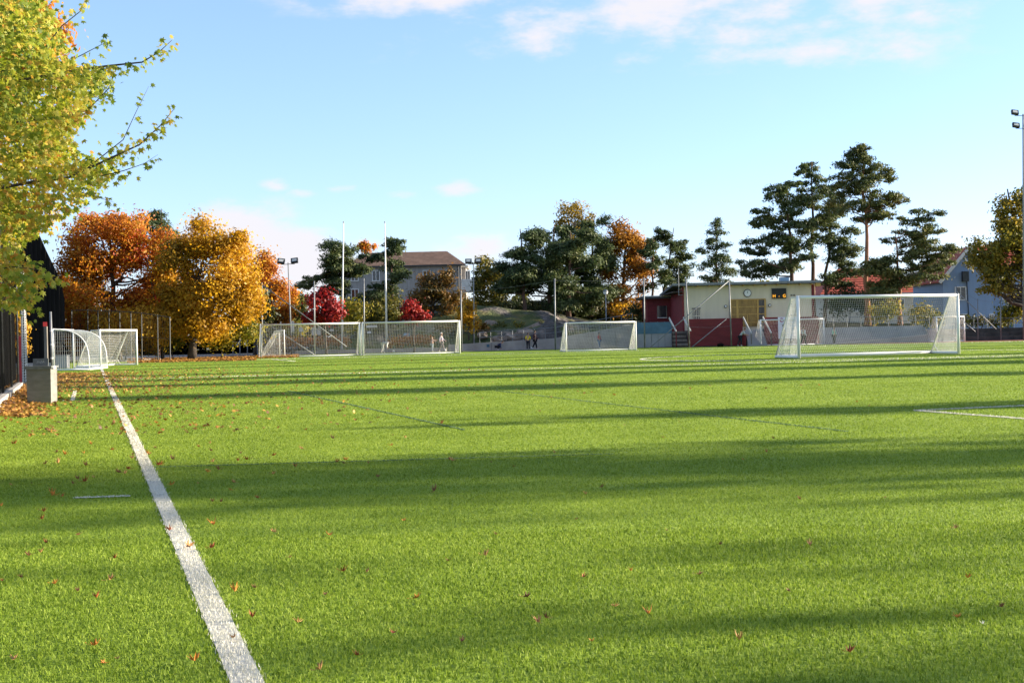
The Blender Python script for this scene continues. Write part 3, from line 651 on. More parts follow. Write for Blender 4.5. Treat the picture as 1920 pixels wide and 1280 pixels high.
# ------------------------------------------------------------------ terrain behind the far end
def rock_hill():
    m, nt, p = new_mat('rock_and_turf'); N, L = nt.nodes, nt.links
    g = N.new('ShaderNodeNewGeometry')
    def noise(sc, d=5):
        n = N.new('ShaderNodeTexNoise'); n.inputs['Scale'].default_value = sc; n.inputs['Detail'].default_value = d; L.new(g.outputs['Position'], n.inputs['Vector']); return n.outputs['Fac']
    def ramp(src, stops):
        r = N.new('ShaderNodeValToRGB'); e = r.color_ramp.elements
        while len(e) < len(stops): e.new(.5)
        for i, (q, c) in enumerate(stops): e[i].position = q; e[i].color = c4(c)
        L.new(src, r.inputs[0]); return r.outputs[0]
    rock = ramp(noise(.9, 8), [(.32, (.03, .027, .026)), (.5, (.085, .078, .074)), (.62, (.19, .165, .145)), (.75, (.30, .26, .21))])
    grs = ramp(noise(.7, 6), [(.3, (.03, .045, .010)), (.5, (.07, .09, .018)), (.7, (.15, .115, .03))])
    sx = N.new('ShaderNodeSeparateXYZ'); L.new(g.outputs['Normal'], sx.inputs[0])
    ad = N.new('ShaderNodeMath'); ad.operation = 'MULTIPLY_ADD'; L.new(noise(.22, 4), ad.inputs[0]); ad.inputs[1].default_value = 1.5; L.new(sx.outputs['Z'], ad.inputs[2])
    mr = N.new('ShaderNodeMapRange'); mr.inputs['From Min'].default_value = 1.52; mr.inputs['From Max'].default_value = 1.66; L.new(ad.outputs[0], mr.inputs[0])
    mx = N.new('ShaderNodeMix'); mx.data_type = 'RGBA'; L.new(mr.outputs[0], mx.inputs['Factor']); L.new(rock, mx.inputs['A']); L.new(grs, mx.inputs['B'])
    L.new(mx.outputs['Result'], p.inputs['Base Color']); p.inputs['Roughness'].default_value = .95
    b = N.new('ShaderNodeBump'); b.inputs['Strength'].default_value = .9; b.inputs['Distance'].default_value = .25; L.new(noise(3.5, 8), b.inputs['Height']); L.new(b.outputs[0], p.inputs['Normal'])
    r = np.random.default_rng(5)
    crest = [(560, 640), (700, 622), (770, 600), (812, 585), (850, 577), (893, 572), (935, 577), (985, 587), (1040, 592), (1080, 600), (1150, 604), (1230, 606), (1330, 606), (1420, 600)]
    nx, ny = 150, 40
    xs = np.linspace(gx(560, 130), gx(1420, 130), nx); ys = np.linspace(123.2, 150, ny)
    cz = np.interp(xs, [gx(p_, 136) for p_, _ in crest], [hz(p_, q_, 136) for p_, q_ in crest])
    ph = r.uniform(0, 6.28, 12)
    def nz(x, y):
        v = 0
        for k in range(6): v += math.sin(x * (.35 * 1.7 ** k) + y * (.2 * 1.6 ** k) + ph[k]) * math.cos(y * (.4 * 1.6 ** k) - x * .17 * 1.5 ** k + ph[k + 6]) * .62 ** k
        return v
    mb = MB(); idx = {}
    for j, y in enumerate(ys):
        for i, x in enumerate(xs):
            t = (y - 123.2) / 11.0
            f = min(1, t); f = f * f * (3 - 2 * f)
            px = 960 + x / y * FPX
            steep = max(0, 1 - abs(px - 1035) / 55)          # the rock face beside the ramp
            f = f * (1 - steep) + steep * min(1.0, max(0.0, (y - 123.6) / 1.6)) ** .6 * .92
            lo = .25 + .35 * max(0, 1 - abs(px - 1000) / 160)
            n_ = nz(x, y) * (.22 + .30 * steep + .14 * (f < .9))
            z = lo * (1 - f) + cz[i] * f + n_ * (1 if cz[i] > 1.2 else .3)
            edge = min(1, i / 10, (nx - 1 - i) / 10)
            mb.v.append((x, y, max(z, .05) * edge - .06 * (1 - edge) - (0.3 if j == 0 else 0)))
    for j in range(ny - 1):
        for i in range(nx - 1):
            a = j * nx + i; mb.f.append((a, a + 1, a + nx + 1, a + nx))
    o = mb.build('rocky_hill', m, None, True); tag(o, kind='structure')
    # the ground behind goes on at the height of the crest
    mb = MB(); nx2, ny2 = 60, 10
    for j in range(ny2):
        y = 149.9 + (j / (ny2 - 1)) ** 1.5 * 110
        for i in range(nx2):
            x = -60 + 150 * i / (nx2 - 1)
            z = 3.6 * math.exp(-((x - 0) / 26) ** 2) + 1.4
            mb.v.append((x, y, z * min(1, i / 6, (nx2 - 1 - i) / 6) - (.05)))
    for j in range(ny2 - 1):
        for i in range(nx2 - 1):
            a = j * nx2 + i; mb.f.append((a, a + 1, a + nx2 + 1, a + nx2))
    tag(mb.build('hill_terrain', MT['soil'], None, True), kind='structure')
    # boulders at the foot of the slope
    k = 0
    spots = [(985, 625, 1.5, 'pale tan boulder below the railing'), (935, 634, .8, 'tan rock beside the railing end'), (1010, 618, 1.7, 'large light boulder behind the yellow shirt'), (960, 630, .9, 'small tan boulder in the middle of the slope foot'),
             (905, 625, .6, 'small grey rock beside the slim golden birch'), (1050, 612, 1.4, 'dark angular boulder on top of the rock face'), (920, 606, .8, 'flat pale slab in the grass of the slope')]
    for px, py, s, lab in spots:
        q = at(px, py, 123.0 + (636 - py) * .18); b = MB(); rr = np.random.default_rng(300 + k); k += 1
        n, mseg = 9, 6; vs = []
        for a in range(mseg + 1):
            th = math.pi * a / mseg
            for c in range(n):
                ph_ = 2 * math.pi * c / n; d = 1 + rr.normal(0, .12)
                vs.append((q.x + math.sin(th) * math.cos(ph_) * s * d * .9, q.y + .5 + math.sin(th) * math.sin(ph_) * s * .7 * d, max(.02, q.z - s * .25) + math.cos(th) * s * .55 * d))
        fs = [(a * n + c, a * n + (c + 1) % n, (a + 1) * n + (c + 1) % n, (a + 1) * n + c) for a in range(mseg) for c in range(n)]
        b.add(vs, fs); o = b.build('boulder', MT['rock'], None); tag(o, lab, 'boulder', 'boulders on the rocky slope')
MT['rock'] = plain('tan_granite', (.24, .19, .15), .95, var=.5, scale=1.3, bump=.8, bscale=6)
rock_hill()

# ------------------------------------------------------------------ low walls, ramp, railing
def ramp_wall():
    Y = 121.2
    top = [(840, 645.5), (862, 645), (1040, 634), (1110, 622), (1198, 606)]
    pts = [at(a, b_, Y) for a, b_ in top]
    root = empty('ramp_wall', (pts[0].x, Y, 0)); tag(root, 'long concrete ramp wall rising towards the clubhouse', 'wall')
    for i in range(len(pts) - 1):
        p, q = pts[i], pts[i + 1]; n = max(1, round((q.x - p.x) / 2.4))
        for k in range(n):
            a = p.lerp(q, k / n); c = p.lerp(q, (k + 1) / n)
            b = MB(); b.poly([(a.x + .012, Y, 0), (c.x - .012, Y, 0), (c.x - .012, Y, c.z), (a.x + .012, Y, a.z)], (0, 1.6, 0)); b.build('panel', MT['concrete'], root)
    # railing
    rr = empty('railing', (at(897, 640, Y + .4).x, Y + .4, pts[1].z)); tag(rr, 'galvanised steel railing running up along the concrete ramp', 'railing')
    def zt(px): return np.interp(px, [t[0] for t in top], [p.z for p in pts])
    pxs = np.arange(900, 1196, 20.5); prev = None; th = .92
    for i, px in enumerate(pxs):
        x = gx(px, Y + .4); z = zt(px)
        b = MB(); b.tube([(x, Y + .4, z - .02), (x, Y + .4, z + th)], .026, 6); b.build('post', MT['steel'], rr)
    for hgt in (th, th * .52):
        b = MB(); b.tube([(gx(px, Y + .4), Y + .4, zt(px) + hgt) for px in pxs], .03, 6); b.build('rail', MT['steel'], rr)
    # low wall farther left
    lw = empty('low_wall', (gx(600, 120.6), 120.6, 0)); tag(lw, 'low concrete wall behind the far pair of goals', 'wall')
    xs = np.linspace(gx(555, 120.6), gx(838, 120.6), 8)
    for i in range(7):
        b = MB(); b.bx(xs[i] + .01, xs[i + 1] - .01, 120.4, 120.8, 0, .36 + .02 * (i % 2)); b.build('panel', MT['concrete'], lw)
    q = at(915, 648, 121.1); b = MB(); b.bx(q.x - .12, q.x + .12, 121.17, 121.195, q.z - .12, q.z + .12)
    tag(b.build('notice_plate', MT['bluetarp']), 'small blue plate on the concrete ramp wall', 'plate')
ramp_wall()

# ------------------------------------------------------------------ nets and goals
def net_patch(mb, A, B, C, D, sp, r, sag=(0, 0, 0), n=3):
    A, B, C, D = map(Vector, (A, B, C, D)); sag = Vector(sag)
    Lu = max((B - A).length, (C - D).length); Lv = max((D - A).length, (C - B).length)
    nu = max(1, round(Lu / sp)); nv = max(1, round(Lv / sp))
    def P(u, v): return A.lerp(B, u).lerp(D.lerp(C, u), v) + sag * (math.sin(math.pi * u) * math.sin(math.pi * v))
    su = max(2, min(24, round(Lu / .45))); sv = max(2, min(12, round(Lv / .4)))
    for i in range(nu + 1):
        mb.tube([P(i / nu, k / sv) for k in range(sv + 1)], r, n, False)
    for j in range(nv + 1):
        mb.tube([P(k / su, j / nv) for k in range(su + 1)], r, n, False)

def goal(label, P1, P2, h, back, dt, db, sp=.12, cord=.004, rp=.055, group=None, curved=False, base_r=.04, name='football_goal', sidenet=1):
    P1, P2 = Vector((P1[0], P1[1], 0)), Vector((P2[0], P2[1], 0)); bk = Vector((back[0], back[1], 0)).normalized(); up = Vector((0, 0, 1))
    root = empty(name, P1); tag(root, label, 'goal', group)
    T1, T2 = P1 + up * h, P2 + up * h; B1, B2 = P1 + bk * db, P2 + bk * db; K1, K2 = T1 + bk * dt, T2 + bk * dt
    dr = (P2 - P1).normalized()
    for p, t in ((P1, T1), (P2, T2)):
        b = MB(); b.tube([p, t + up * rp], rp, 10); b.build('post', MT['white'], root, True)
    b = MB(); b.tube([T1 + dr * rp, T2 - dr * rp], rp, 10); b.build('crossbar', MT['white'], root, True)
    g = up * (base_r + .005)
    for p, q in ((P1, B1), (P2, B2)):
        b = MB(); b.tube([p + g + bk * rp, q + g], base_r, 8); b.build('side_bar', MT['white'], root, True)
    b = MB(); b.tube([B1 + g, B2 + g], base_r * 1.25, 8); b.build('base_bar', MT['white'], root, True)
    nb = MB()
    if curved:
        def hoop(p):
            o = []
            for i in range(13):
                t = i / 12 * math.pi / 2
                o.append(p + bk * (db * math.sin(t) ** .85) + up * (h * math.cos(t) ** .55 if i < 12 else .05))
            return o
        h1, h2 = hoop(P1), hoop(P2)
        for hp in (h1, h2):
            b = MB(); b.tube(hp, .022, 8); b.build('hoop', MT['white'], root, True)
        n = max(2, round((P2 - P1).length / sp))
        for i in range(n + 1):
            nb.tube([a.lerp(c, i / n) for a, c in zip(h1, h2)], cord, 3, False)
        for a, c in zip(h1[1:], h2[1:]):
            for f in (0, .5):
                pass
        tot = 30
        for j in range(tot + 1):
            f = j / tot * 12; k = min(int(f), 11); a = h1[k].lerp(h1[k + 1], f - k); c = h2[k].lerp(h2[k + 1], f - k)
            nb.tube([a.lerp(c, m / 6) for m in range(7)], cord, 3, False)
        for p, hp in ((P1, h1), (P2, h2)):
            for j in range(1, 13):
                nb.tube([hp[j], Vector((p.x, p.y, hp[j].z))], cord, 3, False)
            for j in range(1, int(db / sp)):
                x = j * sp / db; k = max(0, min(1, x)); t = math.asin(k ** (1 / .85)); z = h * math.cos(t) ** .55
                nb.tube([p + bk * (x * db), p + bk * (x * db) + up * z], cord, 3, False)
    else:
        for t, k, q in ((T1, K1, B1), (T2, K2, B2)):
            b = MB(); b.tube([t - up * .01, k, k.lerp(q, .5) + bk * .02, q + g], .03, 6); b.build('stanchion', MT['offwhite'], root, True)
        for p, q in ((B1, P1), (B2, P2)):
            b = MB(); b.tube([p.lerp(q, .05) + g, p.lerp(q, .28) + g + up * 0.0, p.lerp(q, .10) + up * .42], .018, 5); b.build('brace', MT['offwhite'], root, True)
        net_patch(nb, T1, T2, K2, K1, sp, cord, (0, 0, -.06))
        net_patch(nb, K1, K2, B2 + g, B1 + g, sp, cord, bk * -.18 + up * -.04)
        for p, t, k, q in ((P1, T1, K1, B1), (P2, T2, K2, B2)):
            for _ in range(sidenet): net_patch(nb, p, q + g, k, t, sp / (1 if _ == 0 else 1.37), cord, (0, 0, 0))
    o = nb.build('net', MT['net'], root); o['kind'] = 'stuff'
    return root
DB = Vector((-ST, CT))            # away from the camera, along the pitch
def gp2(px, Y): return (gx(px, Y), Y)
pA = gp2(1498.5, 56.6); gdir = Vector((CT, ST)); pB = (pA[0] + gdir.x * 7.32, pA[1] + gdir.y * 7.32)
goal('large white full size goal nearest on the right side of the pitch', pA, pB, 2.44, DB, .55, 2.0, .10, .0038, .062, base_r=.06, sidenet=2)
pA = gp2(489.5, 101.5); pB = (pA[0] + gdir.x * 7.25, pA[1] + gdir.y * 7.25 * .55)
pC = (pB[0] + .22, pB[1] + .05); pD = (pC[0] + gdir.x * 7.25, pC[1] + gdir.y * 7.25 * .55)
goal('white full size goal of the far pair, the one before the flagpole with crimson tree', pA, pB, 2.36, DB, .35, 1.5, .12, .0042, .06, 'far pair of full size goals')
goal('white full size goal of the far pair, the one next to the slim golden birch', pC, pD, 2.36, DB, .35, 1.5, .12, .0042, .06, 'far pair of full size goals')
pA = gp2(1062, 99.5); pB = (pA[0] + 5.0, pA[1] + 1.3)
goal('white five metre goal before the concrete ramp in the middle distance', pA, pB, 2.0, DB, .3, 1.4, .12, .0046, .05, sidenet=2)
pA = gp2(1427, 110.2); pB = (pA[0] + 5.0, pA[1] + .5)
goal('white small goal before the clubhouse stairs', pA, pB, 2.0, DB, .3, 1.3, .12, .004, .05)
pA = gp2(1757, 109.5); pB = (pA[0] + 2.35, pA[1] + .7)
goal('white small goal behind the large goal by the dark terraces', pA, pB, 1.95, DB, .3, 1.4, .12, .004, .05)
pA = gp2(533.5, 108.5); pB = (gx(524.5, 111), 111)
goal('small white goal turned sideways behind the far pair', pA, pB, 2.0, (-1, .05), .35, 1.55, .12, .0045, .05)
goal('white small goal with round net hoops beside the black hall', (gx(101, 66), 66), (gx(138.5, 70.5), 70.5), 1.92, (1, .06), 0, 1.62, .10, .0034, .042, curved=True)
goal('white small goal standing open next to the round hoop goal', (gx(188.5, 75.5), 75.5), (gx(257, 79.6), 79.6), 1.95, (-1, .35), .55, 1.5, .10, .0045, .05)

# ------------------------------------------------------------------ clubhouse
def boards(root, x0, x1, y, z0, z1, n, mat, th=.03, name='board'):
    """horizontal boards on the plane y, one object each, sharing one mesh"""
    hgt = (z1 - z0) / n
    b = MB(); b.box((0, 0, 0), (x1 - x0, th, hgt - .018)); first = None
    for i in range(n):
        if first is None:
            first = o = b.build(name, mat, root)
        else:
            o = first.copy(); COL.objects.link(o); o.parent = root; o.matrix_parent_inverse = first.matrix_parent_inverse
        o.location = ((x0 + x1) / 2, y - (.004 if i % 2 else 0), z0 + hgt * (i + .5))
def slats(root, xs, y, z0, z1, w, mat, name='slat', th=.04):
    b = MB(); b.box((0, 0, 0), (w, th, z1 - z0)); first = None
    for x in xs:
        if first is None: first = o = b.build(name, mat, root)
        else:
            o = first.copy(); COL.objects.link(o); o.parent = root; o.matrix_parent_inverse = first.matrix_parent_inverse
        o.location = (x, y, (z0 + z1) / 2)
def part(root, name, mat, x0, x1, y0, y1, z0, z1):
    b = MB(); b.bx(min(x0, x1), max(x0, x1), y0, y1, z0, z1); return b.build(name, MT[mat], root)
def text_mesh(txt, size, loc, mat, parent, name='lettering', th=.008):
    cu = bpy.data.curves.new(name, 'FONT'); cu.body = txt; cu.size = size; cu.extrude = th; cu.align_x = 'CENTER'; cu.align_y = 'CENTER'
    o = bpy.data.objects.new(name, cu); COL.objects.link(o); bpy.context.view_layer.update()
    me = bpy.data.meshes.new_from_object(o); bpy.data.objects.remove(o); me.name = name
    M = Matrix.Translation(loc) @ Matrix.Rotation(math.pi / 2, 4, 'X'); me.transform(M)
    me.materials.clear(); me.materials.append(mat)
    o = bpy.data.objects.new(name, me); link(o, parent); o.matrix_parent_inverse = inv_chain(parent); return o

def clubhouse():
    YW, YF = 114.0, 112.0
    X = lambda px: gx(px, YW); XF = lambda px: gx(px, YF)
    def Z(py, px=1400, Y=YW): return hz(px, py, Y)
    x0, x1 = X(1283), X(1524); zt = Z(534, 1400)
    root = empty('clubhouse', (x0, YW, 0)); tag(root, 'beige and red wooden clubhouse with flat sloping roof and clock', 'building')
    b = MB(); b.bx(x0, x1, YW, YW + 9.0, 0, zt - .02); w = b.build('wall', MT['beige'], root)
    # board joints of the facade: thin upright battens
    slats(w, list(np.arange(x0 + .3, x1 - .3, .62)), YW - .006, Z(597), zt - .05, .045, MT['beige'], 'batten', .012)
    part(root, 'side_wall', 'redwood', x0 - .05, x0 - .004, YW + .02, YW + 9.0, 0, zt - .25)
    slats(root, [x0 - .02], YW - .03, 0, zt - .05, .16, MT['redwood'], 'corner_board')
    part(root, 'corner_board', 'redwood', x1 - .02, x1 + .18, YW - .04, YW + .1, 0, zt - .08)
    # roof slab with rafter tails
    rf = MB(); zr = zt
    rf.poly([(x0 - .9, YW - .75, zr + .02), (x0 - .9, YW - .75, zr + .20), (x0 - .9, YW + 9.6, zr - .35), (x0 - .9, YW + 9.6, zr - .53)], (x1 - x0 + 1.5, 0, 0))
    ro = rf.build('roof', MT['roofgrey'], root)
    part(ro, 'fascia', 'steel', x0 - .92, x1 + .62, YW - .80, YW - .757, zr + .03, zr + .22)
    slats(ro, list(np.linspace(x0 + .2, x1 - .1, 12)), YW - .35, zr - .10, zr + .0, .07, MT['pinewood'], 'rafter', .68)
    part(ro, 'roof_end_board', 'pinewood', x1 + .2, x1 + .58, YW - .7, YW - .2, zr - .25, zr + .01)
    bq = at(1470, 524, YW + 2)
    part(ro, 'blue_roof_box', 'bluebox', bq.x - .34, bq.x + .34, YW + 1.6, YW + 2.4, zr - .1, bq.z + .17)
    part(ro, 'side_soffit', 'darkwood', x0 - .88, x0 - .06, YW - .6, YW + 9.4, zr - .50, zr - .42)
    # windows, doors behind upright timber bars
    dx0, dx1 = X(1369), X(1437); dz0, dz1 = Z(612), Z(561)
    part(root, 'door_recess', 'glass', dx0, dx1, YW - .015, YW - .008, dz0, dz1)
    lat = MB(); lat.bx(dx0, dx1, YW - .12, YW - .06, dz1 - .06, dz1 + .03); fr = lat.build('door_frame', MT['pinewood'], root)
    for px in (1371, 1383.5, 1422, 1436):
        part(fr, 'jamb', 'pinewood', X(px) - .07, X(px) + .07, YW - .13, YW - .05, dz0, dz1 - .06)
    for py in (575, 589, 604.5):
        part(fr, 'rail', 'pinewood', dx0, dx1, YW - .11, YW - .07, Z(py) - .035, Z(py) + .035)
    slats(fr, [X(p) for p in np.arange(1373.2, 1421, 2.15)], YW - .085, dz0, dz1 - .06, .052, MT['pinewood'], 'bar', .03)
    slats(fr, [X(p) for p in np.arange(1425, 1435.5, 2.2)], YW - .085, dz0, dz1 - .06, .04, MT['oldwood'], 'bar', .03)
    part(fr, 'centre_post', 'pinewood', X(1402) - .04, X(1402) + .04, YW - .14, YW - .06, dz0, Z(589))
    wx0, wx1 = X(1300), X(1314)
    wn = part(root, 'window', 'glass', wx0, wx1, YW - .02, YW - .009, Z(601), Z(576))
    part(wn, 'frame', 'oldwood', wx0 - .05, wx1 + .05, YW - .06, YW - .021, Z(577), Z(575))
    slats(wn, [X(p) for p in np.arange(1301, 1314.5, 3.1)], YW - .045, Z(601), Z(577), .045, MT['beige'], 'bar', .03)
    part(wn, 'rail', 'beige', wx0, wx1, YW - .07, YW - .03, Z(590) - .03, Z(590) + .03)
    sh = part(root, 'shutter', 'pinewood', X(1491), X(1501), YW - .05, YW - .009, Z(594), Z(572))
    slats(sh, [X(1494.3), X(1497.7)], YW - .06, Z(593), Z(573), .03, MT['oldwood'], 'groove', .025)
    # clock
    q = at(1401.5, 549.5, YW - .06); cl = MB(); cl.lathe([(.30, -.05), (.32, 0), (.30, .05)], (q.x, YW - .06, q.z), 24, 'Y'); ck = cl.build('clock', MT['darksteel'], root)
    cl = MB(); cl.lathe([(.262, -.004), (.262, .004)], (q.x, YW - .118, q.z), 24, 'Y'); cf = cl.build('clock_face', MT['white'], ck)
    hb = MB(); hb.bar((q.x, YW - .126, q.z - .03), (q.x + .05, YW - .126, q.z + .20), .022, .006); hb.build('minute_hand', MT['darksteel'], ck)
    hb = MB(); hb.bar((q.x, YW - .129, q.z - .02), (q.x - .01, YW - .129, q.z + .14), .03, .006); hb.build('hour_hand', MT['darksteel'], ck)
    for k in range(12):
        a = k * math.pi / 6; hb = MB(); hb.bar((q.x + math.sin(a) * .20, YW - .125, q.z + math.cos(a) * .20), (q.x + math.sin(a) * .245, YW - .125, q.z + math.cos(a) * .245), .018, .004); hb.build('hour_mark', MT['darksteel'], cf)
    # scoreboard
    a, c = at(1447, 560, YW), at(1473.5, 541, YW)
    sb = part(root, 'scoreboard', 'blackpanel', a.x, c.x, YW - .14, YW - .02, a.z, c.z)
    part(sb, 'bezel', 'darksteel', a.x - .03, c.x + .03, YW - .12, YW - .03, c.z + .002, c.z + .03)
    for ch, f, s_ in (('H', .15, .34), ('-', .5, .30), ('G', .86, .34)):
        text_mesh(ch, s_, (a.x + (c.x - a.x) * f, YW - .150, a.z + .20), MT['amber'], sb)
    for f in (.36, .64):
        text_mesh('0', .30, (a.x + (c.x - a.x) * f, YW - .150, a.z + .20), MT['dimred'], sb) if False else None
    # wall lamps and vents
    for px, py in ((1360.5, 574.5), (1443, 572.5)):
        q = at(px, py, YW - .05); lm = MB(); lm.lathe([(.12, -.02), (.13, .03), (.11, .08)], (q.x, YW - .05, q.z), 12, 'Y'); l_ = lm.build('wall_lamp', MT['darksteel'], root)
        lm = MB(); lm.lathe([(.085, 0), (.06, .05)], (q.x, YW - .135, q.z), 12, 'Y'); l2 = lm.build('lamp_glass', MT['white'], l_)
    for px in (1484, 1489):
        q = at(px, 553.5, YW); part(root, 'vent', 'oldwood', q.x - .08, q.x + .08, YW - .03, YW - .008, q.z - .06, q.z + .06)
    # deck with red board parapets
    zf = hz(1400, 617, YF); zp = hz(1400, 595.5, YF)
    sx0, sx1 = XF(1394), XF(1433)
    for s_, (pa, pb) in enumerate(((XF(1290), sx0 - .02), (sx1 + .02, XF(1536)))):
        part(root, 'deck', 'oldwood', pa + .02, pb - .02, YF + .05, YW - .01, 0, zf)
        part(root, 'parapet_core', 'darkwood', pa + .02, pb - .02, YF + .012, YF + .049, .05, zp - .02)
        boards(root, pa, pb, YF - .005, .08, zp, 14, MT['redwood'])
    # central stairs: grey steps and boarded handrails
    st = empty('stairs', (sx0, YF, 0)); st.parent = root; st.matrix_parent_inverse = inv_chain(root)
    n = 9
    for i in range(n):
        b = MB(); b.bx(sx0 + .12, sx1 - .1, YF - 1.9 + i * .24, YF + .3, zf * i / n + .002, zf * (i + 1) / n); b.build('step', MT['greyconc'], st)
    for xx in (sx0 + .05, sx1 - .04):
        hr = MB(); hr.bar((xx, YF + .1, zf + .92), (xx + .28, YF - 1.9, .95), .05, .17); hr.build('handrail', MT['offwhite'], st)
        hr = MB(); hr.bar((xx + .27, YF - 1.85, 0), (xx + .27, YF - 1.85, 1.0), .08); hr.build('newel_post', MT['oldwood'], st)
    part(st, 'side_panel', 'redwood', sx0 - .10, sx0 + .02, YF - 1.2, YF - .03, .02, zf * .72)
    # left stairs of dark timber
    lx0, lx1 = XF(1263), XF(1289)
    s2 = empty('side_stairs', (lx0, YF, 0)); s2.parent = root; s2.matrix_parent_inverse = inv_chain(root)
    for i in range(8):
        b = MB(); b.bx(lx0 + .06, lx1 - .02, YF - .9 + i * .26, YF + 1.4, .16 * i + .003, .16 * (i + 1)); b.build('step', MT['oldwood'] if i % 2 else MT['darkwood'], s2)
    for xx in (lx0 + .02, lx1 + .06):
        hr = MB(); hr.bar((xx - .22, YF + .9, 2.35), (xx + .12, YF - .9, 1.25), .05, .16); hr.build('handrail', MT['offwhite'], s2)
        hr = MB(); hr.bar((xx + .1, YF - .86, 0), (xx + .1, YF - .86, 1.28), .08); hr.build('newel_post', MT['redwood'], s2)
    # low red annex behind the side stairs
    YA = 123.0; ax0, ax1 = gx(1215, YA), gx(1262, YA); zb, ztp = hz(1235, 603, YA), hz(1235, 560, YA)
    part(root, 'annex_wall', 'redwood', ax0, ax1, YA, YA + 5, 0, ztp)
    slats(root, list(np.arange(ax0 + .1, ax1 - .02, .19)), YA - .012, .3, ztp - .05, .05, MT['redwood'], 'cover_strip', .02)
    part(root, 'annex_roof', 'darksteel', ax0 - .5, ax1 + 1.0, YA - .7, YA + 5.4, ztp + .002, ztp + .22)
    part(root, 'annex_roof_edge', 'offwhite', ax0 - .5, ax1 + .3, YA - .74, YA - .705, ztp + .17, ztp + .25)
    q0, q1 = at(1233.5, 595, YA), at(1249, 573, YA)
    wn = part(root, 'window', 'glass', q0.x, q1.x, YA - .05, YA - .025, q0.z, q1.z)
    part(wn, 'sill', 'winwhite', q0.x - .05, q1.x + .05, YA - .12, YA - .03, q0.z - .07, q0.z - .002)
    for xx in (q0.x - .03, q1.x + .03): part(wn, 'frame', 'oldwood', xx - .03, xx + .03, YA - .07, YA - .024, q0.z, q1.z)
    # aerial on the side wall
    q = at(1266.5, 505, YW + 1); b = MB(); b.tube([(q.x, YW - .95, zr - .75), (q.x, YW - .95, q.z)], .03, 6); an = b.build('aerial_mast', MT['steel'], root)
    for dz, hw in ((-.05, .35), (-.25, .45), (-.45, .38)):
        b = MB(); b.tube([(q.x - .05, YW - .95, q.z + dz), (q.x + hw, YW - .95, q.z + dz + .1)], .012, 4); b.build('aerial_rod', MT['steel'], an)
    b = MB(); b.tube([(q.x, YW - .95, zr - .72), (x0 - .02, YW - .1, zr - .72)], .03, 5); b.build('bracket', MT['steel'], an)
    # banner hung on the parapet
    a, c = at(1459.5, 635, YF - .06), at(1499.5, 593.5, YF - .06)
    b = MB(); b.bx(a.x, c.x, YF - .06, YF - .035, a.z, c.z); bn = b.build('banner', MT['bannerwhite']); tag(bn, 'white sponsor banner hanging on the red parapet of the clubhouse', 'banner')
    yb = YF - .066; wd = c.x - a.x; ht = c.z - a.z
    b = MB(); b.lathe([(.17, 0), (.17, .004)], (a.x + wd * .17, yb, a.z + ht * .86), 18, 'Y'); b.build('round_logo', MT['logored'], bn)
    b = MB(); b.lathe([(.09, 0), (.09, .004)], (a.x + wd * .19, yb - .006, a.z + ht * .85), 14, 'Y'); b.build('logo_centre', MT['bannerwhite'], bn)
    r = random.Random(4)
    def row(x, z, n, w, h, m):
        for k in range(n):
            part(bn, 'letter_mark', m, x, x + w * (.6 + .3 * r.random()), yb - .003, yb, z, z + h); x += w * 1.25
    row(a.x + wd * .34, a.z + ht * .83, 8, .085, .12, 'inkblue')
    row(a.x + wd * .12, a.z + ht * .66, 12, .07, .035, 'inkblue')
    b = MB(); tq = (a.x + wd * .70, a.z + ht * .36)
    for k in range(3):
        b = MB(); s_ = .05
        b.poly([(tq[0] - .16 + k * .11, yb, tq[1]), (tq[0] - .09 + k * .11, yb, tq[1]), (tq[0] - .13 + k * .11, yb, tq[1] + .12 + k * .08), (tq[0] - .19 + k * .11, yb, tq[1] + .10 + k * .08)], (0, -.003, 0)); b.build('logo_stripe', MT['inkblue'], bn)
    row(a.x + wd * .86, a.z + ht * .40, 3, .06, .05, 'inkblue'); row(a.x + wd * .60, a.z + ht * .22, 6, .06, .035, 'inkblue'); row(a.x + wd * .72, a.z + ht * .06, 4, .06, .05, 'logored')
def emis(name, c, s):
    m, nt, p = new_mat(name); p.inputs['Emission Color'].default_value = c4(c); p.inputs['Emission Strength'].default_value = s; p.inputs['Base Color'].default_value = c4(c); return m
MT['amber'] = emis('amber_display', (1.0, .42, .02), .42)
MT['blackpanel'] = plain('black_panel', (.012, .012, .012), .4, var=.1)
MT['bluebox'] = plain('blue_grey_metal', (.22, .36, .48), .5, var=.1)
MT['bannerwhite'] = plain('banner_vinyl', (.66, .67, .74), .5, var=.04)
MT['logored'] = plain('logo_red', (.35, .08, .14), .5, var=.2)
MT['inkblue'] = plain('ink_blue_grey', (.14, .17, .26), .6, var=.1)
clubhouse()

# screen fence left of the clubhouse
def screen_fence():
    Y = 113.0; x0, x1 = gx(1196, Y), gx(1260, Y); zt = hz(1225, 604, Y); zm = hz(1225, 624.5, Y)
    root = empty('screen_fence', (x0, Y, 0)); tag(root, 'fence with blue tarpaulin above grey panels beside the clubhouse', 'fence')
    xs = np.linspace(x0, x1, 6)
    for i in range(5):
        part(root, 'panel', 'greyconc', xs[i] + .02, xs[i + 1] - .02, Y, Y + .04, .06, zm)
    part(root, 'tarpaulin', 'bluetarp', x0, x1, Y - .03, Y - .005, zm - .04, zt)
    for x in xs:
        b = MB(); b.tube([(x, Y + .07, 0), (x, Y + .07, zt + .03)], .03, 6); b.build('post', MT['steel'], root)
screen_fence()

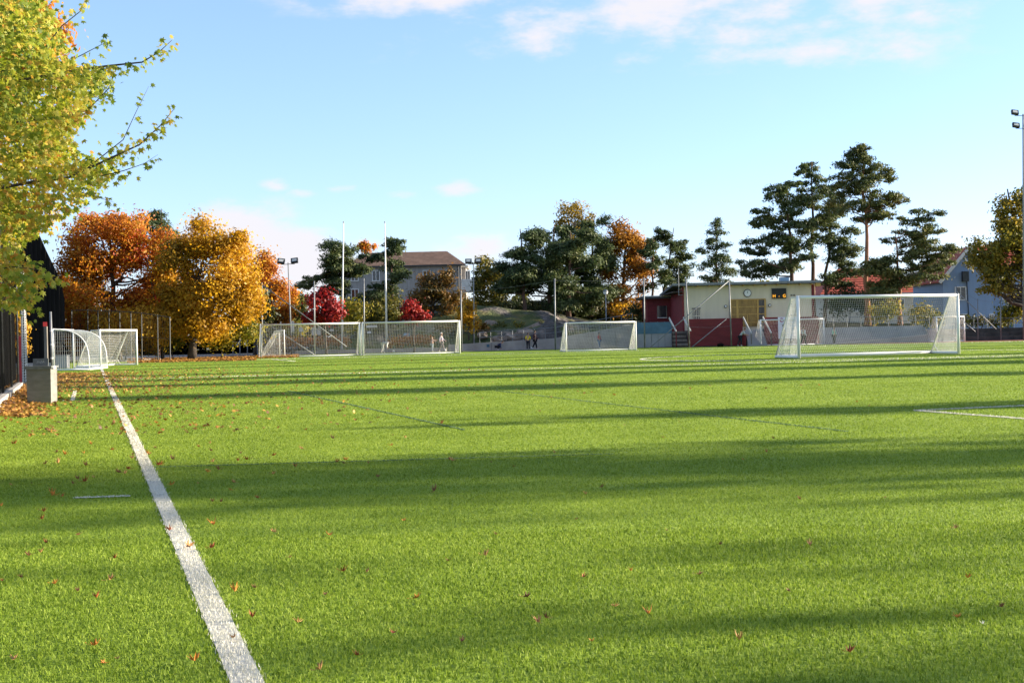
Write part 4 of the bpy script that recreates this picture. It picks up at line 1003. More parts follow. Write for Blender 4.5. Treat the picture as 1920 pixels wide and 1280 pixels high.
# ------------------------------------------------------------------ terraces and fence on the right
def terraces():
    Y = 112.2
    for (p0, p1, mat, tiers, nm, lab) in ((1800, 2000, 'terr', 3, 'terrace', 'dark weathered terrace steps behind the red track'), (1537, 1742, 'greyconc', 3, 'terrace', 'pale grey concrete terrace seen through the large goal')):
        root = empty(nm, (gx(p0, Y), Y, 0)); tag(root, lab, 'terrace')
        zt = hz((p0 + min(p1, 1920)) / 2, 615 if mat == 'terr' else 612, Y + 1)
        for k in range(tiers):
            z1 = zt * (k + 1) / tiers
            x0, x1 = gx(p0, Y), gx(p1, Y); n = 4
            for i in range(n):
                a = x0 + (x1 - x0) * i / n; c = x0 + (x1 - x0) * (i + 1) / n
                b = MB(); b.bx(a + .01, c - .01, Y + k * .75, Y + 3.0, z1 - zt / tiers + .004, z1); b.build('step', MT[mat], root)
        rl = empty('railing', (gx(p0, Y + 3.1), Y + 3.1, zt)); tag(rl, 'steel railing on top of the ' + ('dark weathered terrace' if mat == 'terr' else 'pale grey concrete terrace'), 'railing')
        xs = np.linspace(gx(p0, Y + 3.1), gx(p1, Y + 3.1), 9)
        for x in xs:
            b = MB(); b.tube([(x, Y + 2.9, zt - .01), (x, Y + 2.9, zt + .82)], .028, 6); b.build('post', MT['steel'], rl)
        for h in (.8, .42):
            b = MB(); b.tube([(xs[0], Y + 2.9, zt + h), (xs[-1], Y + 2.9, zt + h)], .024, 6); b.build('rail', MT['steel'], rl)
    x0, x1 = gx(1742, Y), gx(1800, Y)
    b = MB(); b.poly([(gx(1537, 110.6), 110.6, 0), (gx(1745, 110.6), 110.6, 0), (gx(1745, 110.6), 110.6, .62), (gx(1700, 110.6), 110.6, .45), (gx(1600, 110.6), 110.6, .14)], (0, .9, 0))
    tag(b.build('ramp', MT['concrete']), 'low sloping concrete ramp seen through the large goal', 'ramp')
    b = MB(); b.bx(x0, x1, Y + .5, Y + 2.9, 0, 1.0); tag(b.build('concrete_block', MT['concrete']), 'concrete block between pale and dark terraces', 'block')
terraces()

# ------------------------------------------------------------------ houses
def window(root, x0, x1, z0, z1, y, mull=1, frame='winwhite', name='window'):
    w = part(root, name, 'glass', x0, x1, y - .04, y - .015, z0, z1)
    f = .09
    part(w, 'frame', frame, x0 - f, x1 + f, y - .075, y - .012, z1, z1 + f); part(w, 'sill', frame, x0 - f, x1 + f, y - .10, y - .012, z0 - f, z0)
    for xx in (x0 - f / 2, x1 + f / 2): part(w, 'frame', frame, xx - f / 2, xx + f / 2, y - .073, y - .012, z0 + .002, z1 - .002)
    for k in range(mull):
        xx = x0 + (x1 - x0) * (k + 1) / (mull + 1); part(w, 'mullion', frame, xx - .035, xx + .035, y - .06, y - .041, z0 + .002, z1 - .002)
    return w
def tiled_slope(root, e0, e1, r1, r0, mat, rows, name='roof'):
    """a roof slope e0-e1 (eaves) to r0-r1 (ridge) built of stepped tile courses"""
    e0, e1, r1, r0 = map(Vector, (e0, e1, r1, r0)); nrm = (e1 - e0).cross(r0 - e0).normalized()
    b = MB()
    for k in range(rows):
        t0, t1 = k / rows, (k + 1) / rows
        a, c = e0.lerp(r0, t0), e1.lerp(r1, t0); d, f = e1.lerp(r1, t1), e0.lerp(r0, t1)
        o1, o0 = nrm * .06, nrm * .01
        b.add([a + o1, c + o1, d + o0, f + o0, a - nrm * .02, c - nrm * .02], [(0, 1, 2, 3), (4, 5, 1, 0)])
    return b.build(name, MT[mat], root)

def grey_house():
    Y = 168.0; X = lambda p: gx(p, Y, 6); Z = lambda py, px=760: hz(px, py, Y)
    x0, x1 = X(642), X(866); zb = 2.0; ze = Z(498, 760); zr = Z(468, 770)
    root = empty('grey_house', (x0, Y, zb)); tag(root, 'grey wooden house with brown tiled hip roof on the hill', 'house')
    b = MB(); b.bx(x0, x1, Y, Y + 9, zb, ze); w = b.build('wall', MT['greyboard'], root)
    slats(w, list(np.arange(x0 + .2, x1, .42)), Y - .025, zb, ze - .02, .07, MT['greyboard'], 'batten', .05)
    e = [(x0 - .5, Y - .5, ze), (x1 + .5, Y - .5, ze), (x1 + .5, Y + 9.5, ze), (x0 - .5, Y + 9.5, ze)]
    r0, r1 = (X(692), Y + 4.5, zr), (X(836), Y + 4.5, zr)
    tiled_slope(root, e[0], e[1], r1, r0, 'tilebrown', 12); 
    b = MB(); b.add([e[1], e[2], r1], [(0, 1, 2)]); b.add([e[3], e[0], r0], [(0, 1, 2)]); b.add([e[2], e[3], r0, r1], [(0, 1, 2, 3)]); b.build('hip_roof', MT['tilebrown'], root)
    part(root, 'gutter', 'darksteel', x0 - .5, x1 + .5, Y - .62, Y - .52, ze - .14, ze - .02)
    b = MB(); b.tube([(x1 - .35, Y - .12, ze - .1), (x1 - .35, Y - .12, zb + .2)], .06, 6); b.build('downpipe', MT['darksteel'], root)
    for p0, p1 in ((660, 672), (700, 712), (745, 757), (795, 807), (830, 840)):
        window(root, X(p0), X(p1), Z(526, p0), Z(508, p0), Y - .05)
    for p0, p1 in ((660, 672), (812, 826)):
        window(root, X(p0), X(p1), Z(562, p0), Z(543, p0), Y - .05)
    # lower wing with balcony on the right
    wx0, wx1 = x1 + .02, X(893)
    part(root, 'wing_wall', 'greyboard', wx0, wx1 - 1.2, Y + 1, Y + 8, zb, Z(500, 880))
    part(root, 'wing_roof_edge', 'winwhite', wx0, wx1 - .9, Y + .6, Y + 8.4, Z(500, 880) + .01, Z(497, 880) + .05)
    window(root, X(874), X(881), Z(527, 878), Z(508, 878), Y + .98)
    bl = part(root, 'balcony', 'greyboard', wx0, wx1 + .4, Y - .9, Y + .9, Z(548, 880), Z(546, 880))
    n = 11
    slats(bl, list(np.linspace(wx0 + .1, wx1 + .35, n)), Y - .86, Z(548, 880), Z(526, 880), .20, MT['offwhite'], 'baluster', .03)
    part(bl, 'handrail', 'winwhite', wx0, wx1 + .45, Y - .93, Y - .80, Z(526, 880), Z(524, 880))
    part(bl, 'support_post', 'winwhite', wx1 + .2, wx1 + .34, Y - .85, Y - .71, zb, Z(548, 880) - .004)
grey_house()

def red_roof_house():
    Y = 158.0; X = lambda p: gx(p, Y, 5); Z = lambda py, px=1600: hz(px, py, Y)
    x0, x1 = X(1546), X(1715); ze = Z(551); zr = Z(500)
    root = empty('red_roof_house', (x0, Y, 1.0)); tag(root, 'cream house with red tiled roof behind the tall pines', 'house')
    part(root, 'wall', 'cream', x0 + .3, x1 - .3, Y, Y + 9, 1.0, ze)
    e0, e1 = (x0 - .6, Y - .6, ze), (x1 + .6, Y - .6, ze); r0, r1 = (X(1590), Y + 4.5, zr), (x1 - 2.5, Y + 4.5, zr)
    tiled_slope(root, e0, e1, r1, r0, 'tilered', 11)
    b = MB(); b.add([e1, (x1 + .6, Y + 9.6, ze), r1], [(0, 1, 2)]); b.add([(x0 - .6, Y + 9.6, ze), e0, r0], [(0, 1, 2)]); b.add([(x1 + .6, Y + 9.6, ze), (x0 - .6, Y + 9.6, ze), r0, r1], [(0, 1, 2, 3)]); b.build('hip_roof', MT['tilered'], root)
    for p in (1565, 1600, 1640, 1680): window(root, X(p), X(p + 14), Z(583), Z(563), Y)
    part(root, 'gutter', 'offwhite', x0 - .6, x1 + .6, Y - .72, Y - .62, ze - .12, ze - .02)
red_roof_house()

def gable_house(name, label, Y, pl, pr, peak, eave, base, wallm, roofm, depth, wins, over=.4, barge='winwhite'):
    X = lambda p: gx(p, Y, 5); pm = (pl + pr) / 2; Z = lambda py, px=None: hz(px or pm, py, Y)
    x0, x1, xm = X(pl), X(pr), X(pm); ze, zr = Z(eave), Z(peak)
    root = empty(name, (x0, Y, base)); tag(root, label, 'house')
    b = MB(); b.poly([(x0, Y, base), (x1, Y, base), (x1, Y, ze), (xm, Y, zr - .05), (x0, Y, ze)], (0, depth, 0)); w = b.build('wall', MT[wallm], root)
    n = int((x1 - x0) / .5)
    for sgn, xe in ((-1, x0), (1, x1)):
        dz = (zr - ze) / (xm - x0); xo = xe + sgn * over; zo = ze - over * dz
        b = MB(); b.poly([(xm, Y - .35, zr), (xo, Y - .35, zo), (xo, Y - .35, zo + .16), (xm, Y - .35, zr + .16)] if sgn < 0 else [(xm, Y - .35, zr), (xm, Y - .35, zr + .16), (xo, Y - .35, zo + .16), (xo, Y - .35, zo)], (0, depth + .7, 0)); r = b.build('roof', MT[roofm], root)
        b = MB(); b.bar((xm, Y - .38, zr + .0), (xo, Y - .38, zo + .0), .05, .3, up=(0, 0, 1)); b.build('bargeboard', MT[barge], r)
    for (a, c, t, u) in wins: window(root, X(a), X(c), Z(u, a), Z(t, a), Y - .02)
    return root, x1, ze
gable_house('cream_house', 'pale cream gabled house between the spreading pine and blue house', 172, 1708, 1780, 508, 553, 1.0, 'cream', 'tilebrown', 9, [(1728, 1737, 528, 541), (1742, 1750, 528, 541), (1733, 1745, 560, 578)])
root, x1, ze = gable_house('blue_house', 'pale blue wooden house with white gable boards behind right tree', 134, 1768, 1862, 466, 520, 0.8, 'blue', 'tilered', 10, [(1791.5, 1809.5, 539, 561.5), (1801, 1811, 590, 604), (1855, 1861, 590, 604), (1812, 1824, 490, 500)])
def blue_wing():
    Y = 135.5; X = lambda p: gx(p, Y, 5); Z = lambda py, px=1890: hz(px, py, Y)
    x0, xe = x1 + .0, X(2010)
    part(root, 'wing_wall', 'blue', x0 + .01, xe, Y, Y + 8, .8, Z(508))
    tiled_slope(root, (x0 + .02, Y - .5, Z(508)), (xe, Y - .5, Z(508)), (xe, Y + 4, Z(455)), (x0 + .02, Y + 4, Z(455)), 'tilered', 14, 'wing_roof')
    part(root, 'dark_box', 'darksteel', gx(1803, 134, 5), gx(1814, 134, 5), 133.5, 133.97, hz(1808, 528, 134), hz(1808, 509, 134))
    for p in (1880, 1905): window(root, X(p), X(p + 12), Z(560), Z(538), Y)
    part(root, 'door', 'bluetarp', X(1884), X(1898), Y - .05, Y - .012, .85, Z(595))
    b = MB(); b.tube([(gx(1814.5, 134), 133.9, ze - .3), (gx(1817.5, 134), 133.9, .9)], .05, 6); b.build('downpipe', MT['darksteel'], root)
blue_wing()

# ------------------------------------------------------------------ poles, masts, ball-stop fence
def pole(px_top, py_top, px_base, Y, r0, r1, zb=0.0):
    t = at(px_top, py_top, Y); x = gx(px_base, Y, zb)
    return Vector((x, Y, zb)), Vector((t.x, Y, t.z))
def flagpole(label, px, py, pb):
    p, t = pole(px, py, pb, 122.2, 0, 0); root = empty('flagpole', p); tag(root, label, 'flagpole', 'white flagpoles')
    b = MB(); b.tube([p, p.lerp(t, .5), t], [.085, .07, .032], 10); b.build('shaft', MT['white'], root, True)
    b = MB(); b.lathe([(.03, 0), (.06, .05), (.06, .09), (.01, .14)], t, 10); b.build('finial', MT['steel'], root, True)
    b = MB(); b.lathe([(.16, 0), (.16, .12), (.10, .16)], p, 10); b.build('base_collar', MT['steel'], root)
    b = MB(); b.tube([t + Vector((.05, -.05, -.1)), p + Vector((.12, -.08, 1.3))], .006, 4); b.build('halyard', MT['offwhite'], root)
flagpole('tall white flagpole beside the crimson bushy tree', 644, 418, 641)
flagpole('tall white flagpole before the middle of the grey house', 721.5, 418, 725)

def floodlight(label, px, py, pb, Y, heads, r=.09, zb=0.0, arm_z=0.0):
    p, t = pole(px, py, pb, Y, 0, 0, zb); root = empty('floodlight_mast', p); tag(root, label, 'floodlight', 'floodlight masts')
    b = MB(); b.tube([p, p.lerp(t, .5), t], [r, r * .8, r * .55], 10); b.build('mast', MT['steel'], root, True)
    for (dx, dz, tilt, s) in heads:
        c = t + Vector((dx, -.1, dz))
        a = MB(); a.tube([t + Vector((0, 0, dz - .28 * s)), c + Vector((0, .05, -.28 * s)), c], .03 * s, 6); arm = a.build('arm', MT['darksteel'], root)
        M = Matrix.Rotation(tilt, 3, 'Y') @ Matrix.Rotation(math.radians(-35), 3, 'X')
        b = MB(); b.box(c, (.62 * s, .22 * s, .46 * s), M=M); h = b.build('lamp_head', MT['darksteel'], root)
        q = c + M @ Vector((0, -.118 * s, 0)); b = MB(); b.box(q, (.40 * s, .012, .26 * s), M=M); b.build('lamp_glass', MT['offwhite'], h)
floodlight('floodlight mast with two lamps by the orange red maple', 540, 492, 547, 124.0, [(-.58, .12, math.radians(8), 1.0), (.58, .14, math.radians(-6), 1.0)], .075)
floodlight('floodlight mast with two lamps on the rocky slope', 887.5, 492, 889, 122.6, [(-.42, .10, 0, .9), (.42, .12, 0, .9)], .07, .2)
floodlight('tall floodlight mast at the right edge of the picture', 1918.5, 214, 1921, 108, [(-.66, .12, .15, .85), (-.60, -.85, .15, .85), (.66, .12, -.15, .85), (.6, -.85, -.15, .85)], .11)
def globe_lamp():
    Y = 124.0; z0 = hz(1138, 606, Y) - .6; p, t = pole(1135.5, 551, 1137.5, Y, 0, 0, max(.0, z0)); root = empty('globe_lamp', p); tag(root, 'white globe lamp on a grey post before the central pines', 'lamp')
    b = MB(); b.tube([Vector((p.x, p.y, 0)), t], [.06, .045], 8); b.build('post', MT['steel'], root, True)
    b = MB(); b.lathe([(.05, -.22), (.16, -.16), (.22, 0), (.16, .15), (.02, .2)], t + Vector((0, 0, .15)), 14); b.build('globe', MT['white'], root, True)
    b = MB(); b.lathe([(.24, .02), (.17, .18), (.02, .24)], t + Vector((0, 0, .155)), 14); b.build('cap', MT['steel'], root, True)
globe_lamp()

def ball_fence(label, posts, braces, wires, Y, rad=.055):
    root = empty('ball_stop_fence', (gx(posts[0][0], Y), Y, 0)); tag(root, label, 'fence'); P = []
    for (px, py, pb) in posts:
        p, t = pole(px, py, pb, Y, 0, 0); P.append((p, t)); b = MB(); b.tube([p, t], rad, 8); o = b.build('post', MT['steel'], root, True)
    for (a, c) in braces:
        q0 = at(a[0], a[1], Y - .1); q1 = at(c[0], c[1], Y - 1.4); q1.z = max(q1.z, .03)
        b = MB(); b.tube([q0, q1], .036, 6); b.build('brace', MT['steel'], root, True)
    for i in range(len(P) - 1):
        for f in wires:
            b = MB(); a = P[i][0].lerp(P[i][1], f); c = P[i + 1][0].lerp(P[i + 1][1], f); m = a.lerp(c, .5) - Vector((0, 0, .08))
            b.tube([a, m, c], .007, 4); b.build('wire', MT['steel'], root)
    return root
ball_fence('tall steel ball stop posts behind the far pair of goals', [(491, 530, 491.5), (589, 527, 590), (682, 522, 683), (864, 545, 866), (1040, 522, 1041.5), (1207, 520, 1209)],
           [((492, 534), (650, 650)), ((494, 602), (591, 668))], (.35, .97), 111.5)
ball_fence('tall steel ball stop posts with long braces before the clubhouse', [(1286, 523, 1293), (1367, 521, 1371.5)], [((1366, 527), (1218, 652)), ((1362, 598), (1297, 651))], (.3,), 109.6, .05)
ball_fence('steel ball stop posts with braces by the dark terraces', [(1793, 535, 1795), (1833, 560, 1834), (1876, 562, 1877), (1918, 545, 1919)], [((1793, 545), (1868, 617)), ((1795, 592), (1829, 622))], (.5, .97), 111.4, .04)
def back_fence():
    Y = 97.0; root = empty('steel_fence', (gx(134, Y), Y, 0)); tag(root, 'tall steel post fence before the rust orange maple', 'fence'); P = []
    for px, py in ((134, 581), (164, 580), (183.5, 582), (204, 582), (224, 583), (245, 584), (265, 586), (295, 590), (318, 594)):
        p, t = pole(px, py, px + 1, Y, 0, 0); P.append((p, t)); b = MB(); b.tube([p, t], .04, 6); b.build('post', MT['darksteel'], root)
    for f in (.99, .02, .5):
        b = MB(); b.tube([p.lerp(t, f) for p, t in P], .016 if f != .99 else .025, 5); b.build('rail', MT['darksteel'], root)
    nb = MB(); 
    for (p, t), (p2, t2) in zip(P[:-1], P[1:]): net_patch(nb, p, p2, t2, t, .16, .0022)
    nb.build('mesh', MT['darksteel'], root)['kind'] = 'stuff'
    b = MB(); b.bar((gx(200, 96.5), 96.5, .06), (gx(300, 101), 101, .06), .2, .14); tag(b.build('kerb', MT['concrete']), kind='structure')
    # parking fence farther right
    Y2 = 126.0; r2 = empty('steel_fence', (gx(436, Y2), Y2, 0)); tag(r2, 'low steel post fence between yellow tree and far goals', 'fence')
    xs = [(436, 607), (449, 600), (463, 567), (482, 605), (526, 603)]
    Q = []
    for px, py in xs:
        p, t = pole(px, py, px + 1, Y2, 0, 0); Q.append((p, Vector((p.x, p.y, min(t.z, 2.4))))); b = MB(); b.tube([p, t], .045, 6); b.build('post', MT['steel'], r2)
    for f in (.96, .5): 
        b = MB(); b.tube([p.lerp(t, f) for p, t in Q], .02, 5); b.build('rail', MT['steel'], r2)
    for (a, c) in (((463, 622), (443, 648)), ((418, 637), (433, 652))):
        b = MB(); b.tube([at(*a, Y2 - .1), at(*c, Y2 - .6)], .03, 5); b.build('brace', MT['offwhite'], r2)
back_fence()

# ------------------------------------------------------------------ parked cars, signs, bins
def car(label, px, Y, z0, col, van=False):
    x = gx(px, Y); root = empty('parked_car', (x, Y, z0)); tag(root, label, 'car', 'cars parked beyond the far goals')
    m = plain('car_paint', col, .3, var=.05, spec=.6); W_ = .88; H = 1.95 if van else 1.48; L = 4.4
    # side profile (y back from the front, z), extruded across and pinched at the roof
    prof = [(0, .35), (.05, .75), (.9, .95), (1.55, H - .06), (2.0, H), (3.5, H - .02), (4.2, 1.0), (4.38, .8), (4.35, .35)] if not van else [(0, .35), (.04, .9), (.5, 1.1), (1.1, H - .08), (1.5, H), (4.2, H - .02), (4.36, 1.0), (4.36, .35)]
    b = MB(); n = len(prof); vs = []
    for s in (-1, 1):
        for (yy, zz) in prof:
            w = W_ * (1 - .17 * max(0, (zz - .85) / (H - .85)))
            vs.append((x + s * w, Y + yy, z0 + zz))
    b.add(vs, [tuple(range(n))[::-1], tuple(range(n, 2 * n))] + [(i, (i + 1) % n, n + (i + 1) % n, n + i) for i in range(n)])
    body = b.build('body', m, root)
    a, c = (prof[2], prof[3]); f = lambda t, s: (x + s * W_ * (.90 - .13 * t), Y + a[0] + (c[0] - a[0]) * t - .02, z0 + a[1] + (c[1] - a[1]) * t + .012)
    b = MB(); b.add([f(.08, -1), f(.08, 1), f(.92, 1), f(.92, -1)], [(0, 1, 2, 3)]); b.build('windscreen', MT['glass'], root)
    for s in (-1, 1):
        for yy in (.85, 3.5):
            b = MB(); q = (x + s * (W_ - .09), Y + yy, z0 + .32); prof2 = [(.20, -.1), (.32, -.09), (.32, .09), (.20, .1)]
            base = len(b.v)
            for r_, h_ in prof2:
                for k in range(14):
                    t = 2 * math.pi * k / 14; b.v.append((q[0] + h_, q[1] + r_ * math.cos(t), q[2] + r_ * math.sin(t)))
            for i in range(3):
                for k in range(14): b.f.append((base + i * 14 + k, base + i * 14 + (k + 1) % 14, base + (i + 1) * 14 + (k + 1) % 14, base + (i + 1) * 14 + k))
            b.f.append(tuple(base + k for k in range(14))); b.f.append(tuple(base + 42 + k for k in reversed(range(14))))
            b.build('wheel', MT['blackcloth'], root)
        b = MB(); b.box((x + s * .62, Y + .015, z0 + .70), (.32, .06, .14)); b.build('headlight', MT['offwhite'], root)
        b = MB(); b.box((x + s * (W_ + .06), Y + 1.35, z0 + 1.02), (.16, .08, .12)); b.build('mirror', MT['blackcloth'], root)
    b = MB(); b.box((x, Y - .004, z0 + .50), (.50, .02, .11)); b.build('number_plate', MT['offwhite'], root)
    b = MB(); b.box((x, Y + .012, z0 + .62), (.8, .03, .10)); b.build('grille', MT['blackcloth'], root)
car('blue grey van parked beside the floodlight mast', 547, 150, .02, (.12, .17, .22), True)
car('dark car parked behind the white notice boards', 574, 147, .02, (.02, .022, .026))
car('silver car parked between the two flagpoles', 622, 149, .02, (.30, .32, .34))
def sign(label, px, p_top, p_bot, half, Y, base_z=0.0, post=True, mat='offwhite', name='sign'):
    t, q = at(px, p_top, Y), at(px, p_bot, Y); hw = half * Y / FPX
    root = empty(name, (t.x, Y, base_z)); tag(root, label, 'sign')
    b = MB(); b.bx(t.x - hw, t.x + hw, Y - .03, Y - .005, q.z, t.z); b.build('board', MT[mat], root)
    b = MB(); b.tube([(t.x, Y + .03, base_z), (t.x, Y + .03, t.z + .05)], .03, 6); b.build('post', MT['steel'], root)
    r = random.Random(int(px)); z = t.z - .12
    while z > q.z + .12 and hw > .12:
        b = MB(); w = hw * r.uniform(.5, .85); b.bx(t.x - hw * .85, t.x - hw * .85 + w * 1.7, Y - .034, Y - .0305, z - .03, z); b.build('print_line', MT['inkgrey'], root); z -= .14
MT['inkgrey'] = plain('faded_print', (.32, .33, .35), .7, var=.1)
sign('tall narrow white notice by the floodlight mast', 548.5, 602, 622, 2.8, 124.4)
sign('square white notice beside the parked dark car', 564, 614, 621.5, 3.6, 126)
sign('wide white notice board nearer the crimson tree, the left of two', 588, 614.5, 628, 4.0, 126)
sign('white notice board beside the wider one near crimson tree', 597, 614.5, 628, 4.0, 126.2)
sign('low white sign before the crimson bushy tree', 622, 617, 620.5, 3.8, 126)
sign('white rectangular sign behind the crossbar joint of the far pair', 697, 609.5, 614, 10, 126)
sign('small blue white sign under the far crossbar', 692, 621, 625, 3.6, 126, mat='bannerwhite')
def wheelie():
    Y = 126.5; q = at(762.5, 640, Y); root = empty('wheelie_bin', (q.x, Y, 0)); tag(root, 'blue grey waste container behind the orange hedge', 'bin')
    zt = hz(762, 628, Y); b = MB(); b.poly([(q.x - .24, Y, .12), (q.x + .24, Y, .12), (q.x + .27, Y - .05, zt), (q.x - .27, Y - .05, zt)], (0, .5, 0)); b.build('body', MT['bluebox'], root)
    b = MB(); b.poly([(q.x - .29, Y - .1, zt + .003), (q.x + .29, Y - .1, zt + .003), (q.x + .22, Y - .05, zt + .16), (q.x - .22, Y - .05, zt + .16)], (0, .6, 0)); b.build('lid', MT['bluebox'], root)
    for s in (-.2, .2):
        b = MB(); b.tube([(q.x + s - .03, Y + .4, .12), (q.x + s + .03, Y + .4, .12)], .12, 10); b.build('wheel', MT['blackcloth'], root)
wheelie()

# ------------------------------------------------------------------ left edge: black hall, fence, bin, posts
def black_hall():
    Y = 79.0
    pts = [at(122, 690, Y), at(121.5, 600, Y), at(121, 562, Y), at(117, 540, Y), at(108, 515, Y), at(98, 493, Y), at(86, 468, Y), at(72, 436, Y), at(52, 396, Y), at(15, 350, Y), at(-60, 322, Y), at(-160, 350, Y), at(-220, 440, Y), at(-230, 560, Y), at(-230, 690, Y)]
    pr = [(p.x, Y, max(0.0, p.z) if i not in (0, len(pts) - 1) else 0.0) for i, p in enumerate(pts)]
    root = empty('black_hall', (pr[0][0], Y, 0)); tag(root, 'tall black clad hall with rounded roof behind the left fence', 'building')
    b = MB(); b.poly(pr, (-9.0, 26.0, 0)); b.build('shell', MT['black'], root)
    xs = np.array([p[0] for p in pr[:11]])[::-1]; zs = np.array([p[2] for p in pr[:11]])[::-1]
    b = MB()
    for x in np.arange(pr[0][0] - 6, pr[0][0] - .05, .24):
        b.bx(x - .035, x + .035, Y - .05, Y - .003, .02, float(np.interp(x, xs, zs)) - .05)
    b.build('cladding_ribs', MT['black'], root)['kind'] = 'stuff'
    part(root, 'plinth', 'concrete', pr[0][0] - 8, pr[0][0] + .03, Y - .08, Y - .051, 0, .25)
    part(root, 'cross_rail', 'black', pr[0][0] - 6, pr[0][0] - .05, Y - .07, Y - .052, hz(90, 617, Y) - .04, hz(90, 617, Y) + .04)
black_hall()
def left_fence():
    k0 = Vector(G2(0, 766)); k1 = Vector(G2(37, 733)); d = (k1 - k0).normalized(); nrm = Vector((-d.y, d.x))
    st = k0 - d * 15.5; L = (k1 - st).length; H = 4.2
    root = empty('mesh_fence', (k1.x, k1.y, 0)); tag(root, 'wire mesh fence backed with black windbreak cloth at the left edge', 'fence')
    for i in range(5):
        a = st + d * (L * i / 5 + .01); c = st + d * (L * (i + 1) / 5 - .01)
        b = MB(); b.bar((a.x, a.y, .11), (c.x, c.y, .11), .16, .22); b.build('kerb', MT['concrete'], root)
    for i in range(7):
        p = st + d * (L * i / 6); q = p + nrm * .03
        b = MB(); b.tube([(q.x, q.y, .2), (q.x, q.y, H)], .026, 8); b.build('post', MT['steel' if i == 6 else 'darksteel'], root, True)
    o = nrm * .09; a = st + o; c = k1 + o
    b = MB(); b.bar((a.x, a.y, (H + .3) / 2), (c.x, c.y, (H + .3) / 2), .012, H - .3); b.build('windbreak', MT['blackcloth'], root)
    nb = MB(); a = k0 - d * 3; net_patch(nb, (a.x, a.y, .24), (k1.x, k1.y, .24), (k1.x, k1.y, 3.4), (a.x, a.y, 3.4), .09, .0012)
    nb.build('wire_mesh', MT['blackcloth'], root)['kind'] = 'stuff'
    # post wrapped in netting just past the end of the fence
    Y = 38.0; x = gx(47, Y); r2 = empty('netted_post', (x, Y, 0)); tag(r2, 'pale post wrapped in netting behind the concrete bin', 'post')
    b = MB(); b.tube([(x, Y, 0), (x, Y, 3.2)], .055, 8); b.build('post', MT['oldwood'], r2, True)
    nb = MB()
    for i in range(44):
        z = .1 + i * .07; nb.tube([(x + .062 * math.cos(t), Y + .062 * math.sin(t), z + .02 * math.sin(t * 3 + i)) for t in np.linspace(0, 2 * math.pi, 9)], .009, 3, False)
    for k in range(7):
        t = 2 * math.pi * k / 7; nb.tube([(x + .064 * math.cos(t), Y + .064 * math.sin(t), .05), (x + .064 * math.cos(t), Y + .064 * math.sin(t), 3.15)], .008, 3, False)
    nb.build('netting', MT['net'], r2)['kind'] = 'stuff'
    # red cabinet seen in the gap
    Y = 43.0; x = gx(39.5, Y); r3 = empty('red_cabinet', (x, Y, 0)); tag(r3, 'narrow red cabinet showing in the gap beside the bin', 'cabinet')
    part(r3, 'body', 'redpaint', x - .11, x + .07, Y, Y + .3, .05, 1.32); part(r3, 'top_cap', 'redpaint', x - .13, x + .09, Y - .03, Y + .33, 1.325, 1.46); part(r3, 'handle', 'darksteel', x + .03, x + .05, Y - .03, Y - .002, .7, .85)
    # grey timber post with red box and the steel post
    Y = 52.0; x = gx(87.5, Y); r4 = empty('timber_post', (x, Y, 0)); tag(r4, 'grey timber post with small red box on top', 'post')
    zt = hz(87, 612, Y); b = MB(); b.bx(x - .055, x + .055, Y - .05, Y + .05, 0, zt); b.build('post', MT['oldwood'], r4)
    b = MB(); b.box((x - .02, Y, zt + .085), (.14, .12, .16), rz=.3); b.build('red_box', MT['redpaint'], r4)
    x = gx(95, Y); r5 = empty('steel_post', (x, Y, 0)); tag(r5, 'thin steel post beside the timber post and round hoop goal', 'post')
    b = MB(); b.tube([(x, Y + .2, 0), (x - .02, Y + .2, hz(94, 584, Y))], .042, 8); b.build('shaft', MT['steel'], r5, True)
    for z in (.7, 1.2, 1.7):
        b = MB(); b.lathe([(.05, -.03), (.05, .03)], (x - .005 * z, Y + .2, z), 10); b.build('collar', MT['offwhite'], r5)
    # grit box behind the hoop goal
    Y = 72.5; a, c = at(104, 690, Y), at(125, 666, Y); r6 = empty('grit_box', (a.x, Y, 0)); tag(r6, 'grey box standing inside the round hoop goal', 'box')
    part(r6, 'body', 'greyconc', a.x, c.x, Y, Y + .5, .02, c.z - .03); part(r6, 'lid', 'steel', a.x - .03, c.x + .03, Y - .03, Y + .53, c.z - .028, c.z + .03)
left_fence()
